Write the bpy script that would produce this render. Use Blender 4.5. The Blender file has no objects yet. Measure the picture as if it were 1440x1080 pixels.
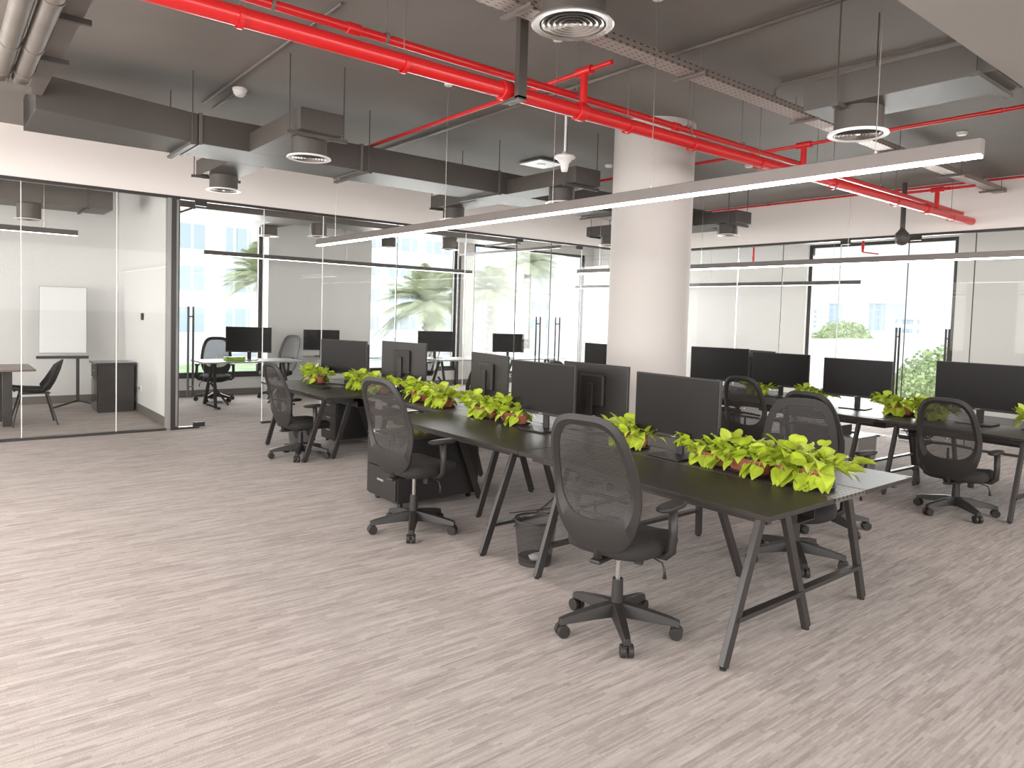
import bpy, bmesh, math, random
from mathutils import Vector, Matrix, Euler
PI = math.pi
S = bpy.context.scene
COL = S.collection

# ------------------------------------------------------------------ camera
cam_d = bpy.data.cameras.new('camera'); cam = bpy.data.objects.new('camera', cam_d); COL.objects.link(cam)
S.camera = cam
FPX, YAW, PITCH, ROLL = 1002.77, .68236, -.048019, .0300096
cam_d.sensor_width = 36; cam_d.sensor_fit = 'HORIZONTAL'
cam_d.lens = FPX/1440*36
cam_d.shift_y = -(540-491.575)/1440
_fw = Vector((math.sin(YAW)*math.cos(PITCH), math.cos(YAW)*math.cos(PITCH), math.sin(PITCH)))
_r = Vector((math.cos(YAW), -math.sin(YAW), 0)); _u = _r.cross(_fw)
_r2 = _r*math.cos(ROLL)+_u*math.sin(ROLL); _u2 = _u*math.cos(ROLL)-_r*math.sin(ROLL)
_m = Matrix((_r2, _u2, -_fw)).transposed().to_4x4(); _m.translation = Vector((0, 0, 1.6))
cam.matrix_world = _m
cam_d.clip_end = 2000

# ------------------------------------------------------------------ world, sun, window light, added fill, exposure
S.view_settings.view_transform = 'Standard'; S.view_settings.look = 'None'
S.view_settings.gamma = 1; S.view_settings.use_curve_mapping = False
S.view_settings.exposure = 0.84
S.cycles.transparent_max_bounces = 24
W = bpy.data.worlds.new('sky'); S.world = W; W.use_nodes = True
bg = W.node_tree.nodes['Background']
_tc = W.node_tree.nodes.new('ShaderNodeTexCoord'); _sp = W.node_tree.nodes.new('ShaderNodeSeparateXYZ')
_cr = W.node_tree.nodes.new('ShaderNodeValToRGB')
W.node_tree.links.new(_tc.outputs['Generated'], _sp.inputs[0]); W.node_tree.links.new(_sp.outputs['Z'], _cr.inputs[0])
W.node_tree.links.new(_cr.outputs[0], bg.inputs[0])
_cr.color_ramp.elements[0].position = 0.0; _cr.color_ramp.elements[0].color = (.95, .96, .97, 1)
_cr.color_ramp.elements[1].position = .5; _cr.color_ramp.elements[1].color = (.72, .86, 1, 1)
bg.inputs[1].default_value = .70

def light(name, kind, loc, rot, energy, color=(1, 1, 1), **kw):
    d = bpy.data.lights.new(name, kind); o = bpy.data.objects.new(name, d); COL.objects.link(o)
    o.location = loc; o.rotation_euler = rot; d.energy = energy; d.color = color
    for k, v in kw.items(): setattr(d, k, v)
    return o
light('sun', 'SUN', (0, 0, 20), (math.radians(48), 0, math.radians(-20)), 1.6, (1, .97, .92), angle=.02)
# added fill from behind and left of the camera, then daylight at the outer windows
light('added_fill_rear', 'AREA', (3.5, -4.6, 2.3), (math.radians(90), 0, 0), 290, (1, .975, .95), shape='RECTANGLE', size=13, size_y=1.9)
light('added_fill_left', 'AREA', (-4.3, 2.5, 1.8), (math.radians(90), 0, math.radians(-90)), 460, (1, .975, .95), shape='RECTANGLE', size=13, size_y=2.6)
light('window_daylight_back', 'AREA', (6.5, 13.32, 1.9), (math.radians(90), 0, math.radians(180)), 620, (1, .985, .965), shape='RECTANGLE', size=12, size_y=2.7)
light('window_daylight_east', 'AREA', (13.5, 5.5, 1.6), (math.radians(90), 0, math.radians(90)), 330, (1, .99, .975), shape='RECTANGLE', size=5, size_y=2.7)

light('added_fill_meeting', 'AREA', (-4.3, 11.5, 1.8), (math.radians(90), 0, math.radians(-90)), 95, (1, .985, .97), shape='RECTANGLE', size=3, size_y=2.6)  # added fill to brighten the meeting room; the wall here has no window

# ------------------------------------------------------------------ materials
def mat(name, col=(.5, .5, .5), rough=.5, metal=0, emit=None, es=0, spec=.5, noise=None, bump=None, trans=None):
    m = bpy.data.materials.new(name); m.use_nodes = True
    nt = m.node_tree; b = nt.nodes['Principled BSDF']
    b.inputs['Base Color'].default_value = (*col, 1); b.inputs['Roughness'].default_value = rough
    b.inputs['Metallic'].default_value = metal; b.inputs['Specular IOR Level'].default_value = spec
    if emit: b.inputs['Emission Color'].default_value = (*emit, 1); b.inputs['Emission Strength'].default_value = es
    if noise:                                  # (scale, amount)
        tc = nt.nodes.new('ShaderNodeTexCoord'); n = nt.nodes.new('ShaderNodeTexNoise'); r = nt.nodes.new('ShaderNodeValToRGB')
        n.inputs['Scale'].default_value = noise[0]; n.inputs['Detail'].default_value = 4
        a = noise[1]
        r.color_ramp.elements[0].position = .3; r.color_ramp.elements[1].position = .7
        r.color_ramp.elements[0].color = (*[c*(1-a) for c in col], 1); r.color_ramp.elements[1].color = (*[min(1, c*(1+a)) for c in col], 1)
        nt.links.new(tc.outputs['Object'], n.inputs['Vector']); nt.links.new(n.outputs['Fac'], r.inputs[0]); nt.links.new(r.outputs[0], b.inputs['Base Color'])
    if bump:
        tc = nt.nodes.new('ShaderNodeTexCoord'); n = nt.nodes.new('ShaderNodeTexNoise'); u = nt.nodes.new('ShaderNodeBump')
        n.inputs['Scale'].default_value = bump[0]; u.inputs['Strength'].default_value = bump[1]; u.inputs['Distance'].default_value = .005
        nt.links.new(tc.outputs['Object'], n.inputs['Vector']); nt.links.new(n.outputs['Fac'], u.inputs['Height']); nt.links.new(u.outputs[0], b.inputs['Normal'])
    return m

def glass_mat(name, refl=.06, tint=(.99, .995, .99), dens=1.0):
    m = bpy.data.materials.new(name); m.use_nodes = True; nt = m.node_tree; nt.nodes.clear()
    o = nt.nodes.new('ShaderNodeOutputMaterial'); mx = nt.nodes.new('ShaderNodeMixShader')
    t = nt.nodes.new('ShaderNodeBsdfTransparent'); g = nt.nodes.new('ShaderNodeBsdfGlossy')
    f = nt.nodes.new('ShaderNodeFresnel'); f.inputs[0].default_value = 1.35
    mu = nt.nodes.new('ShaderNodeMath'); mu.operation = 'MULTIPLY'; mu.inputs[1].default_value = dens
    t.inputs[0].default_value = (*tint, 1); g.inputs['Roughness'].default_value = .01
    nt.links.new(f.outputs[0], mu.inputs[0]); nt.links.new(mu.outputs[0], mx.inputs[0]); nt.links.new(t.outputs[0], mx.inputs[1]); nt.links.new(g.outputs[0], mx.inputs[2])
    nt.links.new(mx.outputs[0], o.inputs[0])
    return m

def mesh_mat(name, col, alpha, scale=260):
    """woven see-through mesh fabric / perforated steel: fine checker of thread and hole"""
    m = bpy.data.materials.new(name); m.use_nodes = True; nt = m.node_tree
    b = nt.nodes['Principled BSDF']; b.inputs['Base Color'].default_value = (*col, 1); b.inputs['Roughness'].default_value = .55
    o = nt.nodes['Material Output']; t = nt.nodes.new('ShaderNodeBsdfTransparent'); mx = nt.nodes.new('ShaderNodeMixShader')
    tc = nt.nodes.new('ShaderNodeTexCoord'); w = nt.nodes.new('ShaderNodeTexWave'); w.bands_direction = 'Z'
    w.inputs['Scale'].default_value = scale*.12; w.inputs['Distortion'].default_value = 2.5; w.inputs['Detail'].default_value = 1
    r = nt.nodes.new('ShaderNodeMapRange'); r.inputs['To Min'].default_value = max(0, alpha-.13); r.inputs['To Max'].default_value = min(1, alpha+.13)
    nt.links.new(tc.outputs['Object'], w.inputs['Vector']); nt.links.new(w.outputs['Fac'], r.inputs['Value'])
    nt.links.new(r.outputs[0], mx.inputs[0]); nt.links.new(t.outputs[0], mx.inputs[1]); nt.links.new(b.outputs[0], mx.inputs[2]); nt.links.new(mx.outputs[0], o.inputs[0])
    return m

def carpet_mat():
    m = bpy.data.materials.new('striped_carpet'); m.use_nodes = True; nt = m.node_tree; N = nt.nodes; L = nt.links
    b = N['Principled BSDF']; b.inputs['Roughness'].default_value = .95; b.inputs['Specular IOR Level'].default_value = .1
    tc = N.new('ShaderNodeTexCoord'); sp = N.new('ShaderNodeSeparateXYZ'); L.new(tc.outputs['Object'], sp.inputs[0])
    def M_(op, a, b=None):
        q = N.new('ShaderNodeMath'); q.operation = op
        for i, v in enumerate((a, b)):
            if v is None: continue
            if isinstance(v, (int, float)): q.inputs[i].default_value = v
            else: L.new(v, q.inputs[i])
        return q.outputs[0]
    def dashes(rowh, dash):            # rows of woven dashes, each row shifted at random and each dash with its own tone
        row = M_('FLOOR', M_('DIVIDE', sp.outputs['Y'], rowh))
        w1 = N.new('ShaderNodeTexWhiteNoise'); w1.noise_dimensions = '1D'; L.new(row, w1.inputs['W'])
        cx = M_('FLOOR', M_('ADD', M_('DIVIDE', sp.outputs['X'], dash), M_('MULTIPLY', w1.outputs['Value'], 17.0)))
        cb = N.new('ShaderNodeCombineXYZ'); L.new(cx, cb.inputs[0]); L.new(row, cb.inputs[1])
        w2 = N.new('ShaderNodeTexWhiteNoise'); w2.noise_dimensions = '2D'; L.new(cb.outputs[0], w2.inputs['Vector']); return w2.outputs['Value']
    d1 = dashes(.0105, .19); d2 = dashes(.031, .31); d3 = dashes(.0065, .07)
    n1 = N.new('ShaderNodeTexNoise'); n1.inputs['Scale'].default_value = 130; n1.inputs['Detail'].default_value = 2; L.new(tc.outputs['Object'], n1.inputs['Vector'])
    v = M_('ADD', M_('ADD', M_('MULTIPLY', d1, .36), M_('MULTIPLY', d2, .24)), M_('ADD', M_('MULTIPLY', d3, .20), M_('MULTIPLY', n1.outputs['Fac'], .24)))
    r = N.new('ShaderNodeValToRGB'); e = r.color_ramp.elements
    e[0].position = .18; e[0].color = (.295, .257, .237, 1); e[1].position = .85; e[1].color = (.50, .454, .427, 1)
    L.new(v, r.inputs[0]); L.new(r.outputs[0], b.inputs['Base Color'])
    bu = N.new('ShaderNodeBump'); bu.inputs['Strength'].default_value = .35; bu.inputs['Distance'].default_value = .004; L.new(n1.outputs['Fac'], bu.inputs['Height']); L.new(bu.outputs[0], b.inputs['Normal'])
    return m
CARPET_ROT = 0

def facade_mat(name, wall, glass, sx, sz, fx=.55, fz=.6):
    """rows of windows: brick texture with wide mortar as wall"""
    m = bpy.data.materials.new(name); m.use_nodes = True; nt = m.node_tree; N = nt.nodes; L = nt.links
    b = N['Principled BSDF']; b.inputs['Roughness'].default_value = .6
    tc = N.new('ShaderNodeTexCoord'); sp = N.new('ShaderNodeSeparateXYZ'); L.new(tc.outputs['Object'], sp.inputs[0])
    ad = N.new('ShaderNodeMath'); ad.operation = 'ADD'; L.new(sp.outputs['X'], ad.inputs[0]); L.new(sp.outputs['Y'], ad.inputs[1])
    def frac(src, s, f):
        d = N.new('ShaderNodeMath'); d.operation = 'DIVIDE'; d.inputs[1].default_value = s; L.new(src, d.inputs[0])
        fr = N.new('ShaderNodeMath'); fr.operation = 'FRACT'; L.new(d.outputs[0], fr.inputs[0])
        lt = N.new('ShaderNodeMath'); lt.operation = 'LESS_THAN'; lt.inputs[1].default_value = f; L.new(fr.outputs[0], lt.inputs[0]); return lt.outputs[0]
    a = frac(ad.outputs[0], sx, fx); c = frac(sp.outputs['Z'], sz, fz); a2 = frac(ad.outputs[0], sx/3.3, .86)
    mu = N.new('ShaderNodeMath'); mu.operation = 'MULTIPLY'; L.new(a, mu.inputs[0]); L.new(c, mu.inputs[1])
    mu2 = N.new('ShaderNodeMath'); mu2.operation = 'MULTIPLY'; L.new(mu.outputs[0], mu2.inputs[0]); L.new(a2, mu2.inputs[1])
    mx = N.new('ShaderNodeMixRGB'); mx.inputs[1].default_value = (*wall, 1); mx.inputs[2].default_value = (*glass, 1); L.new(mu2.outputs[0], mx.inputs[0]); L.new(mx.outputs[0], b.inputs['Base Color'])
    return m

M = dict(
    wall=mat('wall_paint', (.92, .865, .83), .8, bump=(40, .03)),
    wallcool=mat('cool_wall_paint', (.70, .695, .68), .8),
    ceil=mat('ceiling_paint', (.20, .177, .162), .7, noise=(1.1, .08), bump=(6, .08)),
    duct=mat('duct_paint', (.070, .060, .053), .5, noise=(2.0, .08)),
    ductl=mat('duct_base_paint', (.13, .112, .10), .5, noise=(2.5, .12)),
    pipe=mat('grey_pipe_paint', (.16, .138, .122), .5, noise=(5, .1)),
    red=mat('red_enamel', (.62, .016, .018), .28, spec=.6),
    black=mat('black_powder_coat', (.028, .024, .022), .42),
    frame=mat('dark_frame', (.035, .03, .027), .4),
    framel=mat('grey_aluminium', (.34, .33, .32), .4, .3),
    plastic=mat('black_plastic', (.022, .019, .0175), .48),
    plast2=mat('charcoal_plastic', (.018, .0155, .014), .55),
    fabric=mat('black_seat_fabric', (.018, .016, .015), .9, bump=(400, .4)),
    meshf=mesh_mat('black_mesh_fabric', (.03, .026, .024), .74),
    meshl=mesh_mat('lit_mesh_fabric', (.075, .063, .058), .88),
    wire=mesh_mat('wire_mesh', (.03, .027, .025), .5, 900),
    chrome=mat('chrome', (.75, .74, .73), .15, 1),
    desk=mat('desk_laminate', (.034, .028, .024), .42, spec=.28, noise=(3, .08)),
    deske=mat('desk_edge', (.055, .047, .042), .4),
    
    screen=mat('monitor_screen', (.012, .0105, .010), .38, spec=.2),
    bezel=mat('monitor_bezel', (.025, .022, .020), .45),
    white=mat('white_plastic', (.82, .80, .78), .4),
    board=mat('whiteboard_surface', (.72, .73, .73), .25),
    column=mat('column_paint', (.54, .505, .48), .75),
    leaf=mat('lime_leaf', (.40, .50, .04), .42, noise=(14, .28)),
    leaf2=mat('green_leaf', (.22, .40, .03), .45, noise=(10, .3)),
    stem=mat('leaf_stem', (.45, .55, .12), .5),
    clay=mat('terracotta', (.38, .125, .065), .7, noise=(20, .12)),
    saucer=mat('dark_saucer', (.04, .034, .03), .5),
    led_room=mat('led_diffuser_dim', (1, 1, 1), .5, emit=(1, .95, .9), es=3), led_fill=mat('fill_lamp_diffuser', (1, 1, 1), .5, emit=(1, .94, .88), es=18), led=mat('led_diffuser', (1, 1, 1), .5, emit=(1, .93, .88), es=15),  # the bright diffuser serves only the added unseen fill lamps
    lamp=mat('lamp_housing', (.17, .15, .14), .4, .3), lampd=mat('dark_lamp_housing', (.09, .08, .075), .4, .3),
    alu=mat('brushed_aluminium', (.62, .59, .57), .25, .9),
    
    base=mat('skirting_paint', (.16, .14, .13), .5),
    cabin=mat('cabinet_gloss', (.055, .048, .045), .15),
    dkcab=mat('cabinet_black', (.02, .018, .017), .4),
    paper=mat('paper', (.85, .84, .82), .7),
    steel=mat('computer_case_metal', (.5, .48, .46), .35, .7),
    gl=glass_mat('partition_glass', dens=.4), gl2=glass_mat('clear_partition_glass', dens=.06), glass2=glass_mat('window_glass', tint=(.985, .99, .99), dens=.6),
    seam=mat('glass_edge', (.85, .88, .86), .25),
    lawn=mat('lawn', (.52, .62, .36), .9, noise=(1.5, .2)),
    pave=mat('paving', (.78, .77, .75), .8, noise=(.6, .06)),
    palm=mat('palm_frond', (.52, .56, .36), .6, noise=(2, .2)),
    bark=mat('palm_trunk_bark', (.55, .5, .44), .9, noise=(5, .25)),
    tree=mat('tree_foliage', (.46, .54, .28), .8, noise=(1.5, .3)),
    fac1=facade_mat('white_facade', (.86, .86, .86), (.44, .52, .58), 3.6, 3.3),
    fac2=facade_mat('pale_facade', (.82, .82, .80), (.50, .56, .62), 5.0, 3.1, .75, .5),
    fac3=facade_mat('blue_facade', (.55, .64, .74), (.40, .52, .66), 3.0, 4.0, .5, .8),
    fac4=facade_mat('grey_facade', (.62, .68, .74), (.48, .58, .68), 4.0, 3.5, .7, .8),
)
M['carpet'] = carpet_mat()
def perf_mat(name, col, hole, sx, sy, fx, fy, metal=.3):
    """punched sheet steel: a regular pattern of slots"""
    m = bpy.data.materials.new(name); m.use_nodes = True; nt = m.node_tree; N = nt.nodes; L = nt.links
    b = N['Principled BSDF']; b.inputs['Roughness'].default_value = .45; b.inputs['Metallic'].default_value = metal
    tc = N.new('ShaderNodeTexCoord'); sp = N.new('ShaderNodeSeparateXYZ'); L.new(tc.outputs['Object'], sp.inputs[0])
    ad = N.new('ShaderNodeMath'); ad.operation = 'ADD'; L.new(sp.outputs['Y'], ad.inputs[0]); L.new(sp.outputs['Z'], ad.inputs[1])
    def fr(src, s_, f):
        d = N.new('ShaderNodeMath'); d.operation = 'DIVIDE'; d.inputs[1].default_value = s_; L.new(src, d.inputs[0])
        q = N.new('ShaderNodeMath'); q.operation = 'FRACT'; L.new(d.outputs[0], q.inputs[0])
        l = N.new('ShaderNodeMath'); l.operation = 'LESS_THAN'; l.inputs[1].default_value = f; L.new(q.outputs[0], l.inputs[0]); return l.outputs[0]
    mu = N.new('ShaderNodeMath'); mu.operation = 'MULTIPLY'; L.new(fr(sp.outputs['X'], sx, fx), mu.inputs[0]); L.new(fr(ad.outputs[0], sy, fy), mu.inputs[1])
    mx = N.new('ShaderNodeMixRGB'); mx.inputs[1].default_value = (*col, 1); mx.inputs[2].default_value = (*hole, 1)
    L.new(mu.outputs[0], mx.inputs[0]); L.new(mx.outputs[0], b.inputs['Base Color']); return m
M['perf'] = perf_mat('perforated_steel', (.12, .108, .098), (.012, .01, .01), .045, .03, .4, .6)
M['tray'] = perf_mat('cable_tray_steel', (.40, .35, .32), (.03, .026, .024), .065, .034, .42, .22)

# ------------------------------------------------------------------ mesh helpers
def frame_to(a, b):
    d = (Vector(b)-Vector(a)); L = d.length; q = d.to_track_quat('Z', 'Y'); return L, Matrix.Translation((Vector(a)+Vector(b))/2) @ q.to_matrix().to_4x4()
class MB:
    def __init__(s): s.bm = bmesh.new()
    def box(s, c, d, rot=None, mtx=None):
        r = bmesh.ops.create_cube(s.bm, size=1)
        m = Matrix.Translation(Vector(c)) @ (Euler(rot).to_matrix().to_4x4() if rot else Matrix.Identity(4)) @ Matrix.Diagonal((*d, 1))
        if mtx: m = mtx @ m
        bmesh.ops.transform(s.bm, matrix=m, verts=r['verts']); return s
    def bb(s, x0, x1, y0, y1, z0, z1): return s.box(((x0+x1)/2, (y0+y1)/2, (z0+z1)/2), (abs(x1-x0), abs(y1-y0), abs(z1-z0)))
    def bar(s, a, b, w, h, up=None):                # rectangular bar from a to b
        a = Vector(a); b = Vector(b); d = (b-a); L = d.length; z = d.normalized(); u = Vector(up or (0, 0, 1))
        if abs(z.dot(u)) > .99: u = Vector((0, 1, 0))
        x = u.cross(z).normalized(); y = z.cross(x)
        m = Matrix((x, y, z)).transposed().to_4x4(); m.translation = (a+b)/2
        r = bmesh.ops.create_cube(s.bm, size=1); bmesh.ops.transform(s.bm, matrix=m @ Matrix.Diagonal((w, h, L, 1)), verts=r['verts']); return s
    def cyl(s, a, b, r, r2=None, seg=16, cap=True):
        L, m = frame_to(a, b)
        q = bmesh.ops.create_cone(s.bm, cap_ends=cap, segments=seg, radius1=r, radius2=r if r2 is None else r2, depth=L)
        bmesh.ops.transform(s.bm, matrix=m, verts=q['verts']); return s
    def tube(s, pts, r, seg=8):
        pts = [Vector(p) for p in pts]; rings = []
        n0 = None
        for i, p in enumerate(pts):
            t = (pts[min(i+1, len(pts)-1)]-pts[max(i-1, 0)]).normalized()
            if n0 is None: n0 = t.orthogonal().normalized()
            n0 = (n0-t*n0.dot(t)).normalized(); b2 = t.cross(n0)
            rr = r[i] if isinstance(r, (list, tuple)) else r
            rings.append([s.bm.verts.new(p+(n0*math.cos(2*PI*k/seg)+b2*math.sin(2*PI*k/seg))*rr) for k in range(seg)])
        for a, b in zip(rings, rings[1:]):
            for k in range(seg): s.bm.faces.new((a[k], a[(k+1) % seg], b[(k+1) % seg], b[k]))
        s.bm.faces.new(rings[0][::-1]); s.bm.faces.new(rings[-1]); return s
    def lathe(s, prof, seg=24, c=(0, 0, 0), closed=False):
        rings = []
        for r, z in prof:
            rings.append([s.bm.verts.new((c[0]+r*math.cos(2*PI*k/seg), c[1]+r*math.sin(2*PI*k/seg), c[2]+z)) for k in range(seg)])
        for a, b in zip(rings, rings[1:]):
            for k in range(seg): s.bm.faces.new((a[k], a[(k+1) % seg], b[(k+1) % seg], b[k]))
        return s
    def prism(s, pts, off):                        # polygon pts (3D) extruded by off
        a = [s.bm.verts.new(p) for p in pts]; b = [s.bm.verts.new(Vector(p)+Vector(off)) for p in pts]
        s.bm.faces.new(a[::-1]); s.bm.faces.new(b); n = len(a)
        for i in range(n): s.bm.faces.new((a[i], a[(i+1) % n], b[(i+1) % n], b[i]))
        return s
    def grid(s, rows, close=False):
        v = [[s.bm.verts.new(p) for p in r] for r in rows]
        for a, b in zip(v, v[1:]):
            for k in range(len(a)-1): s.bm.faces.new((a[k], a[k+1], b[k+1], b[k]))
            if close: s.bm.faces.new((a[-1], a[0], b[0], b[-1]))
        return v
    def build(s, name, m, parent=None, smooth=False, bevel=0, bseg=2, solid=0, loc=None, subd=0):
        bmesh.ops.recalc_face_normals(s.bm, faces=s.bm.faces)
        me = bpy.data.meshes.new(name); s.bm.to_mesh(me); s.bm.free()
        o = bpy.data.objects.new(name, me); COL.objects.link(o); me.materials.append(m)
        if smooth:
            for p in me.polygons: p.use_smooth = True
            if smooth == 'auto':
                try: me.set_sharp_from_angle(angle=math.radians(35))
                except Exception: pass
        if solid: md = o.modifiers.new('solid', 'SOLIDIFY'); md.thickness = solid; md.offset = 0
        if bevel: md = o.modifiers.new('bevel', 'BEVEL'); md.width = bevel; md.segments = bseg; md.limit_method = 'ANGLE'
        if subd: md = o.modifiers.new('sub', 'SUBSURF'); md.levels = md.render_levels = subd
        if parent: o.parent = parent
        if loc: o.location = loc
        return o
def tag(o, label=None, cat=None, group=None, kind=None):
    if label: o['label'] = label
    if cat: o['category'] = cat
    if group: o['group'] = group
    if kind: o['kind'] = kind
    return o
def thing(name, label, cat, loc=(0, 0, 0), rz=0, group=None):
    o = bpy.data.objects.new(name, None); COL.objects.link(o); o.empty_display_size = .1
    o.location = loc; o.rotation_euler = (0, 0, rz); tag(o, label, cat, group); return o
def copy_tree(o, parent=None):
    c = o.copy(); COL.objects.link(c); c.parent = parent
    for ch in list(o.children): copy_tree(ch, c)
    return c
def struct(name, mb, m, **k):
    o = mb.build(name, m, **k); o['kind'] = 'structure'; return o

# ================================================================== SETTING
YW, XR, CZ = 9.8, 10.65, 3.55          # left glass wall, right glass wall, ceiling
YB, XE = 13.2, 13.35                   # outer walls
ZL, ZR = 2.95, 2.87                    # top of the glass
struct('floor', MB().bb(-4.5, XE, -4.8, YB, -.1, 0), M['carpet'])
struct('ceiling', MB().bb(-4.5, XE, -4.8, YB, CZ, CZ+.15), M['ceil'])
# bulkheads over the two glass partitions
struct('wall_left', MB().bb(-4.5, XR+.1, YW-.05, YW+.07, ZL+.03, CZ), M['wall'])
struct('wall_right', MB().bb(XR-.05, XR+.07, -4.8, YW-.05, ZR+.03, CZ), M['wall'])
# outer shell
struct('wall_rear', MB().bb(-4.5, XE, -4.95, -4.8, 0, .5).bb(-4.5, XE, -4.95, -4.8, 3.25, CZ).bb(-4.5, -3.4, -4.95, -4.8, .5, 3.25).bb(10.5, XE, -4.95, -4.8, .5, 3.25), M['wall'])
struct('wall_west', MB().bb(-4.65, -4.5, -4.95, YB, 0, .5).bb(-4.65, -4.5, -4.95, YB, 3.2, CZ).bb(-4.65, -4.5, 9, YB, .5, 3.2), M['wall'])
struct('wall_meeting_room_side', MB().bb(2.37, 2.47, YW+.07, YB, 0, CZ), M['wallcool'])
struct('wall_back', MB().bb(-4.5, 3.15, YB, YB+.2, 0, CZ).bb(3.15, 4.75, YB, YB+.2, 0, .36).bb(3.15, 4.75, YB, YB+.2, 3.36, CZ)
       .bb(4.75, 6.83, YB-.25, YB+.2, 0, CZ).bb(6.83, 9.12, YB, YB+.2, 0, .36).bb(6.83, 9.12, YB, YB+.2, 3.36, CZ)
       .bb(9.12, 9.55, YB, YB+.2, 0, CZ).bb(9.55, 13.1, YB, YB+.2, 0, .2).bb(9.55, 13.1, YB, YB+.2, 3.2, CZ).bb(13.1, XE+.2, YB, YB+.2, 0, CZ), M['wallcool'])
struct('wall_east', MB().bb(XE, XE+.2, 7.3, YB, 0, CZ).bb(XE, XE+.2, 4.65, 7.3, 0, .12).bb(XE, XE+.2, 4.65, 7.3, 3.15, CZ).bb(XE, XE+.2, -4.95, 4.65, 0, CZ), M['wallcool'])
# dropped soffit at the upper right
struct('ceiling_soffit', MB().bb(-4.4, XR-.06, .25, 1.315, 2.9, CZ-.002), mat('soffit_paint', (.29, .26, .24), .7))
struct('baseboard_back', MB().bb(-4.5, 2.37, YB-.015, YB, 0, .12), M['base'])
struct('baseboard_meeting_room_side', MB().bb(2.355, 2.37, YW+.1, YB-.015, 0, .12), M['base'])
struct('baseboard_office_back', MB().bb(2.47, 4.75, YB-.015, YB, 0, .12).bb(4.75, 6.83, YB-.265, YB-.25, 0, .12).bb(6.83, XE, YB-.015, YB, 0, .12), M['base'])
def window(name, x0, x1, z0, z1, mull, along='x', at=YB+.06):
    f = MB()
    def B(a0, a1, b0, b1):
        if along == 'x': f.bb(a0, a1, at, at+.08, b0, b1)
        else: f.bb(at, at+.08, a0, a1, b0, b1)
    B(x0, x1, z0, z0+.06); B(x0, x1, z1-.06, z1); B(x0, x0+.07, z0+.06, z1-.06); B(x1-.07, x1, z0+.06, z1-.06)
    for mx in mull: B(mx-.03, mx+.03, z0+.06, z1-.06)
    o = struct(name, f, M['frame'])
    g = MB()
    if along == 'x': g.bb(x0+.06, x1-.06, at+.03, at+.045, z0+.05, z1-.05)
    else: g.bb(at+.03, at+.045, x0+.06, x1-.06, z0+.05, z1-.05)
    g.build('window_pane', M['glass2'], o)
window('window_1', 3.15, 4.75, .36, 3.36, [])
window('window_2', 6.83, 9.12, .36, 3.36, [])
window('window_3', 9.55, 13.1, .2, 3.2, [])
window('window_4', 4.65, 7.3, .12, 3.15, [], 'y', XE+.06)
window('added_window_5', -3.4, 10.5, .5, 3.25, [-.6, 2.2, 5, 7.8], 'x', -4.92)  # unseen rear window, added to account for the fill light
window('added_window_6', -4.8, 9, .5, 3.2, [-2, .8, 3.6, 6.4], 'y', -4.62)  # unseen left window, likewise added for the fill
struct('column', MB().lathe([(.405, 0), (.405, CZ)], 64, (5.7, 4.82, 0)), M['column'], smooth=True)

# glass partitions ---------------------------------------------------
def handle(parent, x, y, along):
    """tall bar pair, one bar on each face of the leaf"""
    h = MB()
    for s_ in (-1, 1):
        p = (x+(.045 if x < 3 else 0)*s_, y+.055*s_) if along == 'x' else (x+.055*s_, y)
        h.cyl((*p, .42), (*p, 1.59), .014, seg=12)
    for z in (.55, 1.46):
        if along == 'x': h.cyl((x-(.045 if x < 3 else 0), y-.055, z), (x+(.045 if x < 3 else 0), y+.055, z), .01, seg=8)
        else: h.cyl((x-.055, y, z), (x+.055, y, z), .01, seg=8)
    return h.build('handle', M['black'], parent, smooth='auto')
def glass_wall(name, along, at, spans, z1, label):
    """spans: list of (a0, a1, kind) ; kind 'p' fixed pane, 'd' door leaf"""
    for i, (a0, a1, kind, hx) in enumerate(spans):
        mb = MB(); g = .006
        if along == 'x': mb.bb(a0+g, a1-g, at-.006, at+.006, .03, z1)
        else: mb.bb(at-.006, at+.006, a0+g, a1-g, .03, z1)
        nm = 'door_%d' % DOOR[0] if kind == 'd' else 'glass_pane'
        if kind == 'd': DOOR[0] += 1
        o = mb.build(nm, M['gl']); o['kind'] = 'structure'
        e = MB()
        for a in (a0+.004,):
            if along == 'x': e.bb(a-.004, a+.004, at-.008, at+.008, .03, z1)
            else: e.bb(at-.008, at+.008, a-.004, a+.004, .03, z1)
        e.build('edge_strip', M['frame'] if (kind == 'd' or i % 3 == 2) else M['seam'], o)
        if hx:
            handle(o, hx if along == 'x' else at, at if along == 'x' else hx, along)
            p = MB()
            c = a0+.06 if hx > (a0+a1)/2 else a1-.06
            for z in (.05, z1-.03):
                if along == 'x': p.bb(c-.07, c+.07, at-.02, at+.02, z-.03, z+.03)
                else: p.bb(at-.02, at+.02, c-.07, c+.07, z-.03, z+.03)
            p.build('pivot_fitting', M['black'], o)
DOOR = [1]
glass_wall('left', 'x', YW, [(-4.4, -2.6, 'p', 0), (-2.6, -.9, 'p', 0), (-.9, .77, 'p', 0), (.77, 1.73, 'p', 0), (1.73, 2.34, 'p', 0),
                             (2.44, 2.76, 'd', 2.59), (3.52, 4.38, 'p', 0), (4.38, 5.6, 'p', 0), (5.6, 6.9, 'p', 0), (6.9, 8.0, 'p', 0), (8.0, 8.78, 'd', 8.56), (8.82, 9.6, 'd', 9.04), (9.6, XR-.05, 'p', 0)], ZL, '')
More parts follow.
